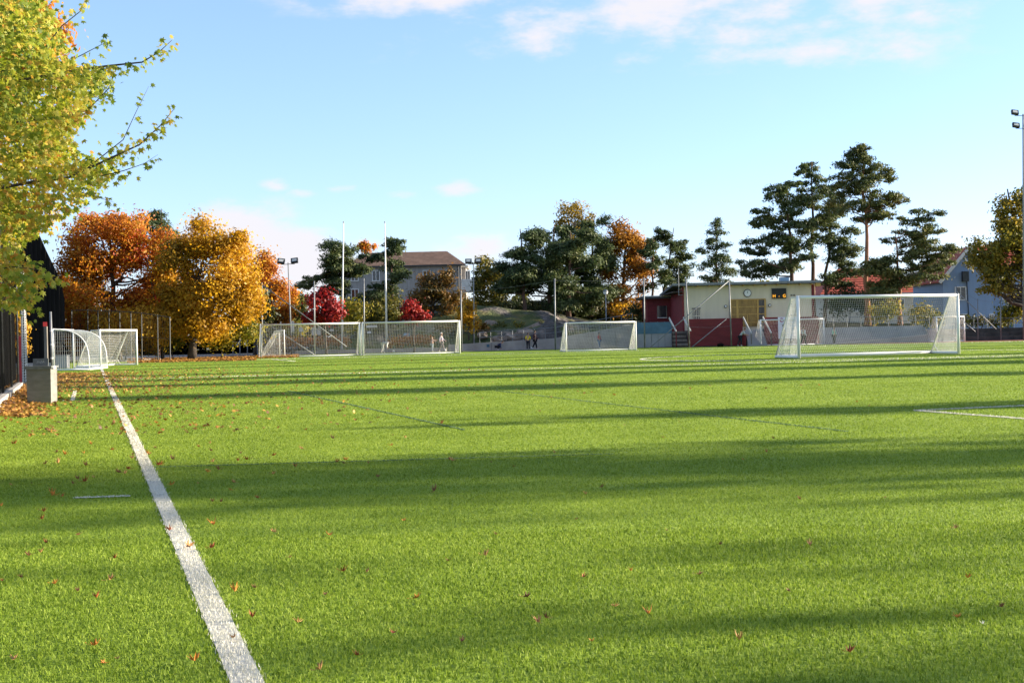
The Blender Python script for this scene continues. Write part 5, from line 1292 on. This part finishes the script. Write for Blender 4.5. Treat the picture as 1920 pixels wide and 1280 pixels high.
def concrete_bin():
    q = Vector(G2(48, 757)); Y = q.y; w = 50 * Y / FPX
    x0 = gx(46, Y); x1 = gx(87.5, Y); zt = hz(70, 690, Y); rz = math.radians(-14)
    cx = (gx(46, Y) + gx(97, Y)) / 2; root = empty('concrete_bin', (cx, Y + .25, 0)); tag(root, 'square grey concrete litter bin with metal lid beside the touchline', 'bin')
    R = Matrix.Rotation(math.radians(3), 3, 'Z'); S = .46
    def lb(name, mat, c, d, tilt=0):
        b = MB(); M = R @ Matrix.Rotation(tilt, 3, 'X'); cc_ = R @ Vector(c) + Vector((cx, Y + .25, 0)); b.box(cc_, d, M=M); return b.build(name, MT[mat], root)
    hgt = zt
    body = MB(); vs = []
    for z, s in ((0.0, S - .015), (.03, S), (hgt - .02, S + .012), (hgt, S)):
        for a, c in ((-1, -1), (1, -1), (1, 1), (-1, 1)):
            vs.append(R @ Vector((a * s / 2, c * s / 2, z)) + Vector((cx, Y + .25, 0)))
    fs = [(3, 2, 1, 0), (12, 13, 14, 15)] + [(i * 4 + k, i * 4 + (k + 1) % 4, (i + 1) * 4 + (k + 1) % 4, (i + 1) * 4 + k) for i in range(3) for k in range(4)]
    body.add(vs, fs); body.build('body', MT['binc'], root)
    lid = lb('lid', 'steeldull', (0, 0, hgt + .022), (S + .07, S + .07, .035))
    lb('lid_lip', 'steeldull', (0, -S / 2 - .035, hgt + .005), (S + .07, .012, .055))
    fl = lb('lid_flap', 'steeldull', (-.01, -.02, hgt + .112), (.30, .02, .15), math.radians(-14))
    lb('plastic_bag', 'bannerwhite', (S / 2 + .02, -.1, hgt + .01), (.07, .16, .05))
    # scribble on the flap
    pts = [(-.07, -.02), (-.05, .03), (-.03, -.02), (-.01, .02), (0, -.03), (.02, .03), (.03, -.02), (.05, .02), (.07, -.01)]
    M = R @ Matrix.Rotation(math.radians(-14), 3, 'X'); base = R @ Vector((-.01, -.02, hgt + .112)) + Vector((cx, Y + .25, 0))
    b = MB(); b.tube([base + M @ Vector((px_, -.013, pz)) for px_, pz in pts], .004, 4); b.build('scribble', MT['white'], fl)
MT['steeldull'] = plain('dull_grey_metal', (.20, .21, .20), .6, metal=.2, var=.2, scale=8)
concrete_bin()

# ------------------------------------------------------------------ foreground maple
RING = [(0, -.42), (.30, -.58), (.27, -.26), (.86, -.22), (.50, .08), (.78, .60), (.27, .36), (0, 1.0)]
RING = RING + [(-x, y) for x, y in RING[1:-1]][::-1]
LT = np.array([(0, .02)] + RING); NL = len(RING)
def leaf_template(fold=.35, droop=.3):
    z = -fold * np.abs(LT[:, 0]) - droop * LT[:, 1] ** 2 * np.sign(LT[:, 1]).clip(0)
    return np.column_stack([LT, z])
FAN = np.array([[0, 1 + i, 1 + (i + 1) % NL] for i in range(NL)])
def leaf_bulk(name, C, tip, nrm, s, mat, parent, rnd, r):
    n = len(C); tip = tip / (np.linalg.norm(tip, axis=1, keepdims=True) + 1e-9)
    nrm = nrm - tip * (nrm * tip).sum(1, keepdims=True); nrm /= np.linalg.norm(nrm, axis=1, keepdims=True) + 1e-9
    sx = np.cross(tip, nrm); t = leaf_template()
    fold = r.uniform(.3, 1.5, n)
    V = C[:, None] + s[:, None, None] * (t[None, :, :1] * sx[:, None] + t[None, :, 1:2] * tip[:, None] + t[None, :, 2:3] * fold[:, None, None] * nrm[:, None])
    F = (np.arange(n) * len(t))[:, None, None] + FAN[None]
    return np_mesh(name, V.reshape(-1, 3), F.ravel(), np.full(n * NL, 3), mat, parent, np.repeat(rnd, NL))
def in_poly(P, poly):
    x, y = P[:, 0], P[:, 1]; ins = np.zeros(len(P), bool); n = len(poly)
    for i in range(n):
        x0, y0 = poly[i]; x1, y1 = poly[(i + 1) % n]
        c = ((y0 > y) != (y1 > y)) & (x < (x1 - x0) * (y - y0) / (y1 - y0 + 1e-12) + x0); ins ^= c
    return ins
def at_np(P, Y):
    D = np.array(_F)[None] + np.array(_R)[None] * ((P[:, :1] - 960) / FPX) + np.array(_U)[None] * ((640 - P[:, 1:2]) / FPX)
    return np.array(CAMP)[None] + D * (Y[:, None] / D[:, 1:2])
def front_maple():
    r = np.random.default_rng(77); YC = 12.6
    tb = Vector((gx(-330, 13.4), 13.4, 0)); root = empty('maple_tree', tb); tag(root, 'near maple with green yellow leaves hanging over the left fence', 'tree')
    mass = [(-420, -420), (60, -420), (92, -60), (96, 10), (116, 55), (132, 85), (142, 118), (170, 124), (215, 128), (200, 160), (178, 185), (168, 215), (150, 238), (138, 262), (150, 285), (180, 292), (235, 292), (222, 322), (200, 345), (182, 368), (150, 392), (112, 412), (82, 436), (52, 448), (40, 478), (10, 470), (-420, 440)]
    hang = [(-200, 440), (40, 470), (62, 500), (102, 512), (112, 528), (88, 538), (66, 546), (62, 575), (38, 592), (8, 575), (-200, 560)]
    C, TP, NR, RN, PX = [], [], [], [], []
    def put(poly, ncl, per, spread, x0, x1, y0, y1, ylo, yhi):
        k = 0
        while k < ncl:
            c = np.array([[r.uniform(x0, x1), r.uniform(y0, y1)]])
            if not in_poly(c, poly)[0]: continue
            k += 1; Yd = r.uniform(ylo, yhi); nl = max(3, int(per * r.uniform(.6, 1.4)))
            p = c + r.normal(0, 1, (nl, 2)) * spread * np.array([[1.1, .8]]); Yv = Yd + r.normal(0, .14, nl)
            ok = in_poly(p, poly) | (r.uniform(0, 1, nl) < .18); p, Yv = p[ok], Yv[ok]
            if not len(p): continue
            C.append(at_np(p, Yv)); PX.append(p); m = len(p)
            t = np.column_stack([r.normal(.35, .7, m), r.normal(-.25, .7, m), r.normal(-.65, .5, m)])
            TP.append(t); NR.append(np.column_stack([r.normal(.35, .5, m), r.normal(-.35, .5, m), r.normal(.8, .4, m)])); RN.append(np.clip(r.uniform(0, .5) + r.uniform(-.05, .5, m), 0, 1))
    put(mass, 900, 12, 15, -20, 240, -40, 480, 11.3, 14.8)
    put(mass, 420, 12, 26, -420, 0, -420, 470, 11.3, 15.0)
    put(mass, 90, 8, 30, -100, 100, -420, -30, 11.3, 15.0)
    put(hang, 90, 9, 14, -20, 112, 440, 600, 11.3, 12.6)
    put(hang, 20, 8, 18, -200, 0, 440, 570, 11.3, 12.6)
    # explicit boughs: pixel polylines with depth, leaves strung along
    boughs = [([(-200, 190), (0, 157), (60, 147), (131, 134), (200, 124), (266, 117), (298, 98), (322, 76)], 12.0, .030, 26, .55), ([(-150, 250), (60, 226), (130, 218), (165, 206), (205, 165), (212, 145)], 12.3, .022, 16, .4),
              ([(-150, 380), (62, 341), (128, 333), (200, 300), (262, 271), (300, 236), (327, 204)], 11.9, .028, 30, .45), ([(160, 318), (231, 262), (255, 210), (279, 162)], 12.1, .010, 9, .5), ([(190, 330), (232, 320), (270, 307), (296, 290)], 11.8, .010, 9, .4),
              ([(60, 120), (115, 50), (150, 22), (160, 0)], 12.4, .014, 8, .3), ([(-60, 520), (20, 500), (70, 505), (108, 520)], 11.7, .012, 12, .1), ([(-80, 470), (5, 520), (45, 560), (75, 585)], 11.6, .010, 12, .1), ([(150, 360), (190, 372), (215, 380)], 12.0, .008, 6, .2), ([(140, 110), (190, 84), (210, 76)], 12.2, .008, 7, .3)]
    tk = MB(); crown_c = Vector((tb.x + .15, 13.4, 3.2))
    tk.tube([tb, tb + Vector((.03, 0, 1.2)), tb + Vector((.1, -.05, 2.4)), crown_c, crown_c + Vector((.2, -.1, 2.2)), crown_c + Vector((.5, -.2, 4.2))], [.20, .15, .13, .11, .07, .02], 10)
    for pts, Yd, r0, nl, bias in boughs:
        W3 = [at(px, py, Yd) for px, py in pts]; j = crown_c + Vector((0, 0, max(-1.6, min(2.5, W3[0].z - crown_c.z - .5))))
        r0 *= .55
        if pts[0][0] < -50: tk.tube([j, j.lerp(W3[0], .5) + Vector((0, 0, .1))] + W3, [r0 * 1.6, r0 * 1.4] + [r0 * (1 - .85 * i / (len(W3) - 1)) for i in range(len(W3))], 6)
        else: tk.tube(W3, [r0 * (1 - .8 * i / (len(W3) - 1)) for i in range(len(W3))], 5)
        P = np.array(pts, float); seg = np.linspace(.35 if pts[0][0] < 0 else .1, 1, nl * 3)
        ii = np.minimum((seg * (len(P) - 1)).astype(int), len(P) - 2); fr = (seg * (len(P) - 1) - ii)[:, None]
        p = P[ii] * (1 - fr) + P[ii + 1] * fr + r.normal(0, 1, (len(seg), 2)) * np.array([[9, 10]]) * (1.7 - seg)[:, None] + np.array([[0, 5]])
        m = len(p); C.append(at_np(p, Yd + r.normal(0, .1, m))); PX.append(p)
        TP.append(np.column_stack([r.normal(.4, .6, m), r.normal(-.2, .6, m), r.normal(-.8, .4, m)])); NR.append(np.column_stack([r.normal(.3, .5, m), r.normal(-.4, .5, m), r.normal(.7, .4, m)])); RN.append(np.clip(r.uniform(.0, .8, m) + (bias - .3) * .5, 0, 1))
    tk.build('trunk', MT['bark'], root, True)
    C, TP, NR, RN, PX = map(np.concatenate, (C, TP, NR, RN, PX)); S = r.uniform(.020, .046, len(C))
    vis = (PX[:, 0] > 0) & (PX[:, 1] > 0); sc_ = np.where(vis, S / C[:, 1] + .002 * (PX[:, 0] > 150), 0); big = np.argsort(-sc_)[:280]
    rest = np.setdiff1d(np.arange(len(C)), big)
    leaf_bulk('leaves', C[rest], TP[rest], NR[rest], S[rest], MT['maple'], root, RN[rest], r)['kind'] = 'stuff'
    tmpl = []
    for k in range(12):
        o = leaf_bulk('leaf', np.zeros((1, 3)), np.array([[0, 1, 0.]]), np.array([[0, 0, 1.]]), np.ones(1), MT['maple'], None, np.array([k / 11]), np.random.default_rng(k)); tmpl.append(o.data); bpy.data.objects.remove(o)
    inv = inv_chain(root)
    for i in big:
        o = bpy.data.objects.new('leaf', tmpl[int(RN[i] * 11)]); COL.objects.link(o); o.parent = root; o.matrix_parent_inverse = inv
        t = Vector(TP[i]).normalized(); n = Vector(NR[i]); n = (n - t * n.dot(t)).normalized(); x = t.cross(n)
        M = Matrix((x, t, n)).transposed(); o.location = C[i]; o.rotation_euler = M.to_euler(); o.scale = (S[i],) * 3
front_maple()
T('maple_tree', 'rust red maple peeping out behind the near green yellow maple', -120, 26, [(80, 32, 32, 36), (98, 70, 28, 30), (110, 140, 20, 40), (112, 210, 22, 36), (85, 270, 30, 30), (20, 150, 60, 140), (-80, 100, 90, 160)], 'rust', .055, 4200, trunk_r=.16, seed=90, clump=.3, limbs=20)
shrub('golden bush showing in the gap behind the red cabinet', 40, 62, [(42, 640, 9, 30), (30, 620, 14, 40)], 'gold', dens=1500, size=.08, seed=91)

# ------------------------------------------------------------------ fallen leaves
def fallen():
    r = np.random.default_rng(55)
    mats = {'brown': (.20, .085, .035), 'orange': (.55, .20, .035), 'tan': (.42, .22, .08), 'russet': (.28, .07, .02), 'pale': (.75, .70, .55)}
    MM = {k: plain('fallen_leaf_' + k, c, .7, var=.35, scale=60) for k, c in mats.items()}
    lib = {}
    for k in mats:
        lib[k] = []
        for v in range(4):
            t = LT.copy(); q = np.random.default_rng(v * 7 + 1); curl = q.uniform(1.2, 2.1)
            z = curl * .55 * (t[:, 0] ** 2) + .45 * curl * t[:, 1] ** 2 * (q.uniform(.3, 1.2)) + q.normal(0, .06, len(t))
            b = MB(); b.add([(x * (1 - .25 * curl), y * (1 - .15 * curl), zz) for (x, y), zz in zip(t, z)], [tuple(f) for f in FAN])
            b.tube([(0, -.3, .04), (.05, -.8, .12), (.02, -1.1, .3)], .03, 3)
            me = bpy.data.meshes.new('fallen_leaf'); me.from_pydata(b.v, [], b.f); me.materials.append(MM[k]); lib[k].append(me)
    spots = [(1217, 1160, .036, 'orange', 'large curled orange leaf lying alone in the near turf'), (1008, 1176, .030, 'tan', 'pale brown folded leaf, front one of a touching pair'), (1024, 1169, .026, 'brown', 'dark brown folded leaf, rear one of a touching pair'), (1795, 1168, .028, 'orange', 'orange leaf beside a white fleck near the lower right'),
             (1842, 1180, .016, 'pale', 'small white leaf fleck near the lower right'), (617, 1010, .036, 'orange', 'orange leaf in the sunlit turf beyond the broad shadow'), (318, 1001, .040, 'russet', 'reddish leaf lying on the white touchline'), (366, 1252, .040, 'orange', 'orange leaf at the bottom left of the touchline'), (600, 1267, .026, 'tan', 'tan leaf at the bottom edge right of the touchline'),
             (440, 1117, .034, 'orange', 'orange leaf close to the touchline on its right'), (478, 1112, .022, 'brown', 'small dark leaf next to an orange leaf by the touchline'), (437, 1206, .022, 'tan', 'tan leaf resting on the near part of the touchline')]
    def put(px, py, s, k, lab, grp=None):
        x, y = G2(px, py); o = bpy.data.objects.new('fallen_leaf', lib[k][r.integers(4)]); COL.objects.link(o)
        s *= 1.12; o.location = (x, y, .022 + s * .05); o.scale = (s, s, s * r.uniform(.7, 1.3)); o.rotation_euler = (r.normal(0, .14), r.normal(0, .14), r.uniform(0, 6.28)); tag(o, lab, 'leaf', grp)
    for px, py, s, k, lab in spots: put(px, py, s, k, lab)
    more = [(478, 1166), (186, 1128), (145, 1117), (80, 1040), (55, 1047), (215, 1052), (396, 1035), (538, 1052), (668, 1241), (1107, 1212), (935, 1010), (908, 1049), (1080, 983), (1348, 1032), (1097, 1090), (1316, 1085), (985, 1131), (1153, 1145), (200, 1256), (225, 1247), (180, 1223), (30, 1245), (415, 946), (483, 936), (710, 896), (735, 838), (733, 820), (966, 878), (1128, 918), (1096, 932), (1452, 829), (1392, 868), (1270, 793), (1607, 753), (1630, 764), (1500, 942), (371, 913), (692, 877), (840, 865), (925, 876), (1240, 822), (20, 912), (60, 912), (115, 938), (75, 980), (180, 900), (238, 893), (40, 1092), (100, 1105), (12, 1098), (150, 1012), (85, 1025), (1440, 852), (402, 945), (1043, 855), (1170, 802), (1790, 1000), (1660, 940), (1812, 1090), (1480, 1120), (1600, 1235), (1380, 1210), (780, 1130), (840, 1060), (690, 1080), (760, 980), (560, 1180), (620, 1120), (1520, 1030), (1880, 1150), (1250, 1000), (1180, 1080), (870, 1215), (740, 1200)]
    kinds = ['brown', 'orange', 'tan', 'russet']
    def loose(px, py, sz):
        k = kinds[r.integers(4)]; n_, a_ = to_fld(*G2(px, py)); side = 'left of the touchline' if n_ < TLN else ('right of the touchline' if px < 960 else 'right pitch half')
        zone = 'in the near turf' if py > 960 else ('in or by the broad shadow' if py > 830 else ('in the middle distance' if py > 750 else 'far out towards the goals'))
        put(px, py, sz, k, f'small curled {k} leaf {zone}, {side}', 'loose leaves on the open turf')
    for px, py in more: loose(px + r.normal(0, 3), py + r.normal(0, 2), r.uniform(.016, .032))
    n = 0
    while n < 130:
        px = abs(r.normal(0, 420)); py = 700 + abs(r.normal(0, 120)) + 12
        if px > 1800 or py > 1250: continue
        if to_fld(*G2(px, py))[0] < -1.0: continue
        loose(px, py, r.uniform(.026, .050)); n += 1
    # drifts of litter: by the fence, around the bin and under the trees
    P = []
    k0, k1 = Vector(G2(0, 766)), Vector(G2(37, 733)); d = (k1 - k0).normalized()
    for _ in range(6500):
        t = r.uniform(-4, 34); off = abs(r.normal(0, .34)); off = off if t < 13 else r.normal(.3, .9)
        p = k0 + d * t + Vector((d.y, -d.x)) * (off + .10); P.append((p.x, p.y, .03 + max(0, .16 * math.exp(-(off / .22) ** 2)) * r.uniform(0, 1)))
    for _ in range(2300):
        a = r.uniform(36, 62); n_ = TLN - .9 + r.normal(0, 1.0) + .0 * a
        if r.uniform() < .35: n_ = TLN + abs(r.normal(0, 2.4))
        q = fld(n_, a); P.append((q.x, q.y, .035))
    for _ in range(900):
        a = r.uniform(18, 40); q = fld(TLN + r.normal(-.4, 1.6), a); P.append((q.x, q.y, .032))
    for _ in range(700):
        a = r.uniform(24, 75); q = fld(TLN + abs(r.normal(0, 6)), a); P.append((q.x, q.y, .032))
    for _ in range(9000):
        px = r.uniform(240, 560); Y = r.uniform(88, 112) if px < 480 else r.uniform(100, 118); P.append((gx(px, Y), Y, .03 + .04 * r.uniform()))
    P = np.array(P); s = np.where(P[:, 1] > 80, r.uniform(.07, .13, len(P)), r.uniform(.035, .065, len(P)))
    s = np.where(P[:, 1] < 45, s * .85, s)
    farm = P[:, 1] > 80; Q = P[farm]; qs = s[farm]; P = P[~farm]; s = s[~farm]
    o = quads(Q, np.column_stack([r.normal(0, .6, len(Q)), r.normal(0, .6, len(Q)), np.ones(len(Q))]), qs, .6, r, 'leaf_litter', MT['litter'], None, r.uniform(0, 1, len(Q)))
    tag(o, 'brown fallen leaves spread on the ground under the yellow spreading tree', 'leaves', kind='stuff')
    o = leaf_bulk('leaf_litter', P, np.column_stack([r.normal(0, 1, len(P)), r.normal(0, 1, len(P)), r.normal(.1, .3, len(P))]), np.column_stack([r.normal(0, .5, len(P)), r.normal(0, .5, len(P)), np.ones(len(P))]), s, MT['litter'], None, r.uniform(0, 1, len(P)), r)
    tag(o, 'drifts of orange brown fallen leaves along the left fence and around the bin', 'leaves', kind='stuff')
fallen()

# ------------------------------------------------------------------ people
def skin_obj(name, J, E, R, mat, parent, root_i=0, sub=2):
    me = bpy.data.meshes.new(name); me.from_pydata([tuple(j) for j in J], E, []); me.materials.append(mat)
    o = bpy.data.objects.new(name, me); COL.objects.link(o)
    if parent: o.parent = parent
    o.modifiers.new('Skin', 'SKIN'); sv = me.skin_vertices[0].data
    for i, r_ in enumerate(R): sv[i].radius = (r_, r_) if isinstance(r_, float) else r_
    for i in range(len(J)): sv[i].use_root = (i == root_i)
    ss = o.modifiers.new('Subdivision', 'SUBSURF'); ss.levels = sub; ss.render_levels = sub
    for p in me.polygons: p.use_smooth = True
    return o
SKIN = plain('skin', (.45, .26, .18), .6, var=.08)
def person(label, px, Y, h, yaw, pose, shirt, trous, hair=(.04, .025, .015), sleeves=True, hat=None, shorts=False):
    x = gx(px, Y); S = h
    J = {'pel': (0, 0, .52), 'spi': (0, 0, .63), 'che': (0, 0, .745), 'nec': (0, .005, .835), 'hd0': (0, -.005, .875), 'hd1': (0, -.012, .93), 'hd2': (0, -.005, .972), 'nose': (0, -.062, .915)}
    for s, n in ((-1, 'l'), (1, 'r')):
        J['sh' + n] = (s * .105, 0, .80); J['el' + n] = (s * .145, .01, .645); J['wr' + n] = (s * .15, -.03, .505); J['ha' + n] = (s * .148, -.045, .45)
        J['hi' + n] = (s * .055, 0, .50); J['kn' + n] = (s * .06, -.01, .28); J['an' + n] = (s * .062, .01, .05); J['to' + n] = (s * .068, -.075, .018)
    up = ['spi', 'che', 'nec', 'hd0', 'hd1', 'hd2', 'nose', 'shl', 'elh', 'shr', 'ell', 'elr', 'wrl', 'wrr', 'hal', 'har']
    V = {k: Vector(v) for k, v in J.items()}
    def rot(keys, piv, ax, ang):
        M = Matrix.Rotation(ang, 3, ax); p = V[piv].copy()
        for k in keys:
            if k in V: V[k] = p + M @ (V[k] - p)
    def leg(n, fwd, knee):
        rot(['kn' + n, 'an' + n, 'to' + n], 'hi' + n, 'X', fwd); rot(['an' + n, 'to' + n], 'kn' + n, 'X', knee)
    def arm(n, fwd, elb, out=0):
        rot(['el' + n, 'wr' + n, 'ha' + n], 'sh' + n, 'X', fwd); rot(['wr' + n, 'ha' + n], 'el' + n, 'X', elb)
        if out: rot(['el' + n, 'wr' + n, 'ha' + n], 'sh' + n, 'Y', out)
    if pose == 'walk': leg('l', -.42, .15); leg('r', .38, .30) if False else leg('r', .35, -.0); arm('l', .4, -.3); arm('r', -.4, -.3); rot(up, 'pel', 'X', -.0)
    if pose == 'stride': leg('l', -.30, .05); leg('r', .34, .10); arm('l', .15, -.5); arm('r', -.25, -.4)
    if pose == 'stand': arm('l', -.1, -.35); arm('r', -.05, -.25); leg('l', -.05, .03)
    if pose == 'point': arm('l', -1.2, -.3); arm('r', -.1, -.3)
    if pose == 'bend':
        rot(up, 'pel', 'X', 1.45); arm('l', -1.2, -.3); arm('r', -1.1, -.2); leg('l', -.12, .1); leg('r', .18, .05); rot(['hd0', 'hd1', 'hd2', 'nose'], 'nec', 'X', -.3)
    if pose == 'lean':
        rot(up, 'pel', 'X', .62); arm('l', -1.25, -.35); arm('r', -1.1, -.5); leg('l', -.25, .35); leg('r', .22, .1)
    if pose == 'crouch':
        for n in 'lr': leg(n, -1.65, 2.35)
        rot(up, 'pel', 'X', 1.0); arm('l', -.9, -.2); arm('r', -.8, -.2)
    low = min(V['tol'].z, V['tor'].z, V['anl'].z - .03, V['anr'].z - .03) - .012
    M = Matrix.Rotation(yaw, 3, 'Z')
    for k in V: V[k] = (M @ (V[k] - Vector((0, 0, low)))) * S
    rad = {'pel': (.085, .062), 'spi': (.075, .055), 'che': (.09, .062), 'nec': (.030, .030), 'hd0': (.040, .044), 'hd1': (.047, .056), 'hd2': (.032, .038), 'nose': (.010, .010)}
    for n in 'lr': rad.update({'sh' + n: (.038, .038), 'el' + n: (.027, .027), 'wr' + n: (.019, .019), 'ha' + n: (.022, .014), 'hi' + n: (.058, .058), 'kn' + n: (.040, .040), 'an' + n: (.026, .026), 'to' + n: (.024, .018)})
    E = [('pel', 'spi'), ('spi', 'che'), ('che', 'nec'), ('nec', 'hd0'), ('hd0', 'hd1'), ('hd1', 'hd2'), ('hd1', 'nose')]
    for n in 'lr': E += [('che', 'sh' + n), ('sh' + n, 'el' + n), ('el' + n, 'wr' + n), ('wr' + n, 'ha' + n), ('pel', 'hi' + n), ('hi' + n, 'kn' + n), ('kn' + n, 'an' + n), ('an' + n, 'to' + n)]
    def make(name, keys, mat, k, parent, root_key):
        ks = [q for q in V if q in keys]; ix = {q: i for i, q in enumerate(ks)}
        return skin_obj(name, [V[q] for q in ks], [(ix[a], ix[b]) for a, b in E if a in ix and b in ix], [(rad[q][0] * S * k, rad[q][1] * S * k) for q in ks], mat, parent, ix[root_key], 1)
    root = make('person', list(V), SKIN, 1.0, None, 'pel'); root.location = (x, Y, .012); tag(root, label, 'person')
    mt = lambda n, c: plain(n, c, .85, var=.15, scale=6)
    tk = ['spi', 'che', 'shl', 'ell', 'shr', 'elr', 'pel'] + (['wrl', 'wrr'] if sleeves else [])
    make('shirt', tk, mt('shirt_cloth', shirt), 1.16, root, 'che')
    make('trousers', ['pel', 'hil', 'knl', 'hir', 'knr'] + ([] if shorts else ['anl', 'anr']), mt('trouser_cloth', trous), 1.20, root, 'pel')
    for n in 'lr': make('shoe', ['an' + n, 'to' + n], MT['offwhite'] if hair[0] > .03 else MT['blackcloth'], 1.18, root, 'an' + n)
    hc = (V['hd1'] * .45 + V['hd2'] * .55); fw = M @ Vector((0, 1, 0)); b = MB(); hv = []
    axis = (V['hd2'] - V['hd0']).normalized(); fwd = (V['nose'] - V['hd1']); fwd = (fwd - axis * fwd.dot(axis)).normalized(); sd = axis.cross(fwd)
    for a in range(6):
        th = a / 5 * 1.75
        for c in range(10):
            ph = 2 * math.pi * c / 10; back = -math.cos(ph)
            rr = .056 * S * (1.05 + .12 * (back > 0)); lim = th if back > .1 else th * .62
            hv.append(V['hd1'] - fwd * .006 * S + axis * (.012 * S + math.cos(lim) * rr * 1.12) + (fwd * math.cos(ph) * 1.08 + sd * math.sin(ph) * .95) * math.sin(lim) * rr)
    b.add(hv, [(a * 10 + c, a * 10 + (c + 1) % 10, (a + 1) * 10 + (c + 1) % 10, (a + 1) * 10 + c) for a in range(5) for c in range(10)])
    me = bpy.data.meshes.new('hair'); me.from_pydata(b.v, [], b.f); me.materials.append(mt('hair', hat or hair)); o = bpy.data.objects.new('cap' if hat else 'hair', me); COL.objects.link(o); o.parent = root
    return root
PI = math.pi
person('person in white shirt and pale trousers bending down behind the far pair of goals', 718, 118.6, 1.55, PI * .5, 'bend', (.62, .6, .58), (.5, .48, .46))
person('child in pale pink top and light trousers standing behind the far goal', 810.5, 119.4, 1.28, PI * .6, 'point', (.62, .42, .38), (.36, .42, .46), (.25, .16, .08))
person('adult in white cap and grey jacket walking behind the far goal with a ball', 828, 119.0, 1.62, PI * .45, 'walk', (.42, .36, .44), (.16, .14, .14), hat=(.62, .6, .58))
person('person in dark blue crouching on the turf before the ramp wall', 931, 119.2, 1.45, PI * .55, 'crouch', (.02, .03, .09), (.012, .013, .018))
person('child in bright yellow shirt and black trousers seen from behind', 990.5, 118.6, 1.42, PI * .97, 'stand', (.78, .58, .015), (.012, .013, .02), sleeves=False)
person('adult in dark red and black standing beside the child in yellow', 1003.5, 119.2, 1.62, PI * .4, 'stride', (.07, .014, .016), (.012, .012, .015))
person('child in red jacket and blue trousers seen through the five metre goal', 1124, 118.8, 1.34, PI * .3, 'stand', (.55, .05, .06), (.10, .18, .30))
person('person in grey shirt leaning forward by the clubhouse stairs', 1388, 108.6, 1.52, PI * .5, 'lean', (.36, .40, .40), (.012, .013, .02), (.12, .05, .03), sleeves=False)
person('person in cream top seen through the side net of the large goal', 1470, 108.6, 1.6, PI * .4, 'stand', (.60, .46, .28), (.16, .14, .11), (.10, .06, .03))
person('person in white top and dark trousers behind the large goal post', 1507, 109.2, 1.42, PI * .7, 'stride', (.66, .66, .66), (.035, .035, .035))
person('child in mint green vest and dark cap seen through the large goal net', 1564, 108.8, 1.36, PI * .2, 'stand', (.24, .46, .34), (.06, .06, .055), hat=(.03, .06, .05))
def ball(label, px, Y):
    x = gx(px, Y); b = MB(); n, m = 14, 8; r_ = .11
    b.lathe([(max(.004, r_ * math.sin(math.pi * i / m)), -r_ * math.cos(math.pi * i / m)) for i in range(m + 1)], (x, Y, r_ + .015), n); o = b.build('football', MT['white'], None, True); tag(o, label, 'ball')
    q = MB()
    for a, e in ((-1.57, .1), (-1.0, .6), (-2.2, -.4), (-.6, -.3), (-2.5, .6), (-1.5, -.8)):
        c = Vector((math.cos(a) * math.cos(e), math.sin(a) * math.cos(e), math.sin(e))); t = c.orthogonal().normalized(); s = c.cross(t); ctr = Vector((x, Y, r_ + .015))
        b = MB(); b.add([ctr + (c * 1.0 + (t * math.cos(k * 1.2566) + s * math.sin(k * 1.2566)) * .30).normalized() * (r_ + .002) for k in range(5)], [(0, 1, 2, 3, 4)]); b.build('dark_patch', MT['blackcloth'], o)
ball('white football at the feet of the adult in white cap', 834.5, 118.7)
ball('white football between the child in yellow and the adult', 997, 118.8)
ball('small white football on the turf beside the bending person', 738, 118.4)
def bag(label, px, Y, w):
    x = gx(px, Y); root = empty('sports_bag', (x, Y, 0)); tag(root, label, 'bag')
    b = MB(); b.tube([(x - w / 2, Y, .13), (x - w / 2 + .06, Y, .14), (x, Y, .15), (x + w / 2 - .06, Y, .14), (x + w / 2, Y, .13)], [.06, .12, .135, .12, .06], 10); b.build('body', MT['blackcloth'], root, True)
    b = MB(); b.tube([(x - .12, Y - .05, .24), (x - .06, Y - .05, .34), (x + .06, Y - .05, .34), (x + .12, Y - .05, .24)], .012, 5); b.build('handle', MT['blackcloth'], root)
bag('black sports bag on the turf before the clubhouse stairs', 1351, 108.8, .5)
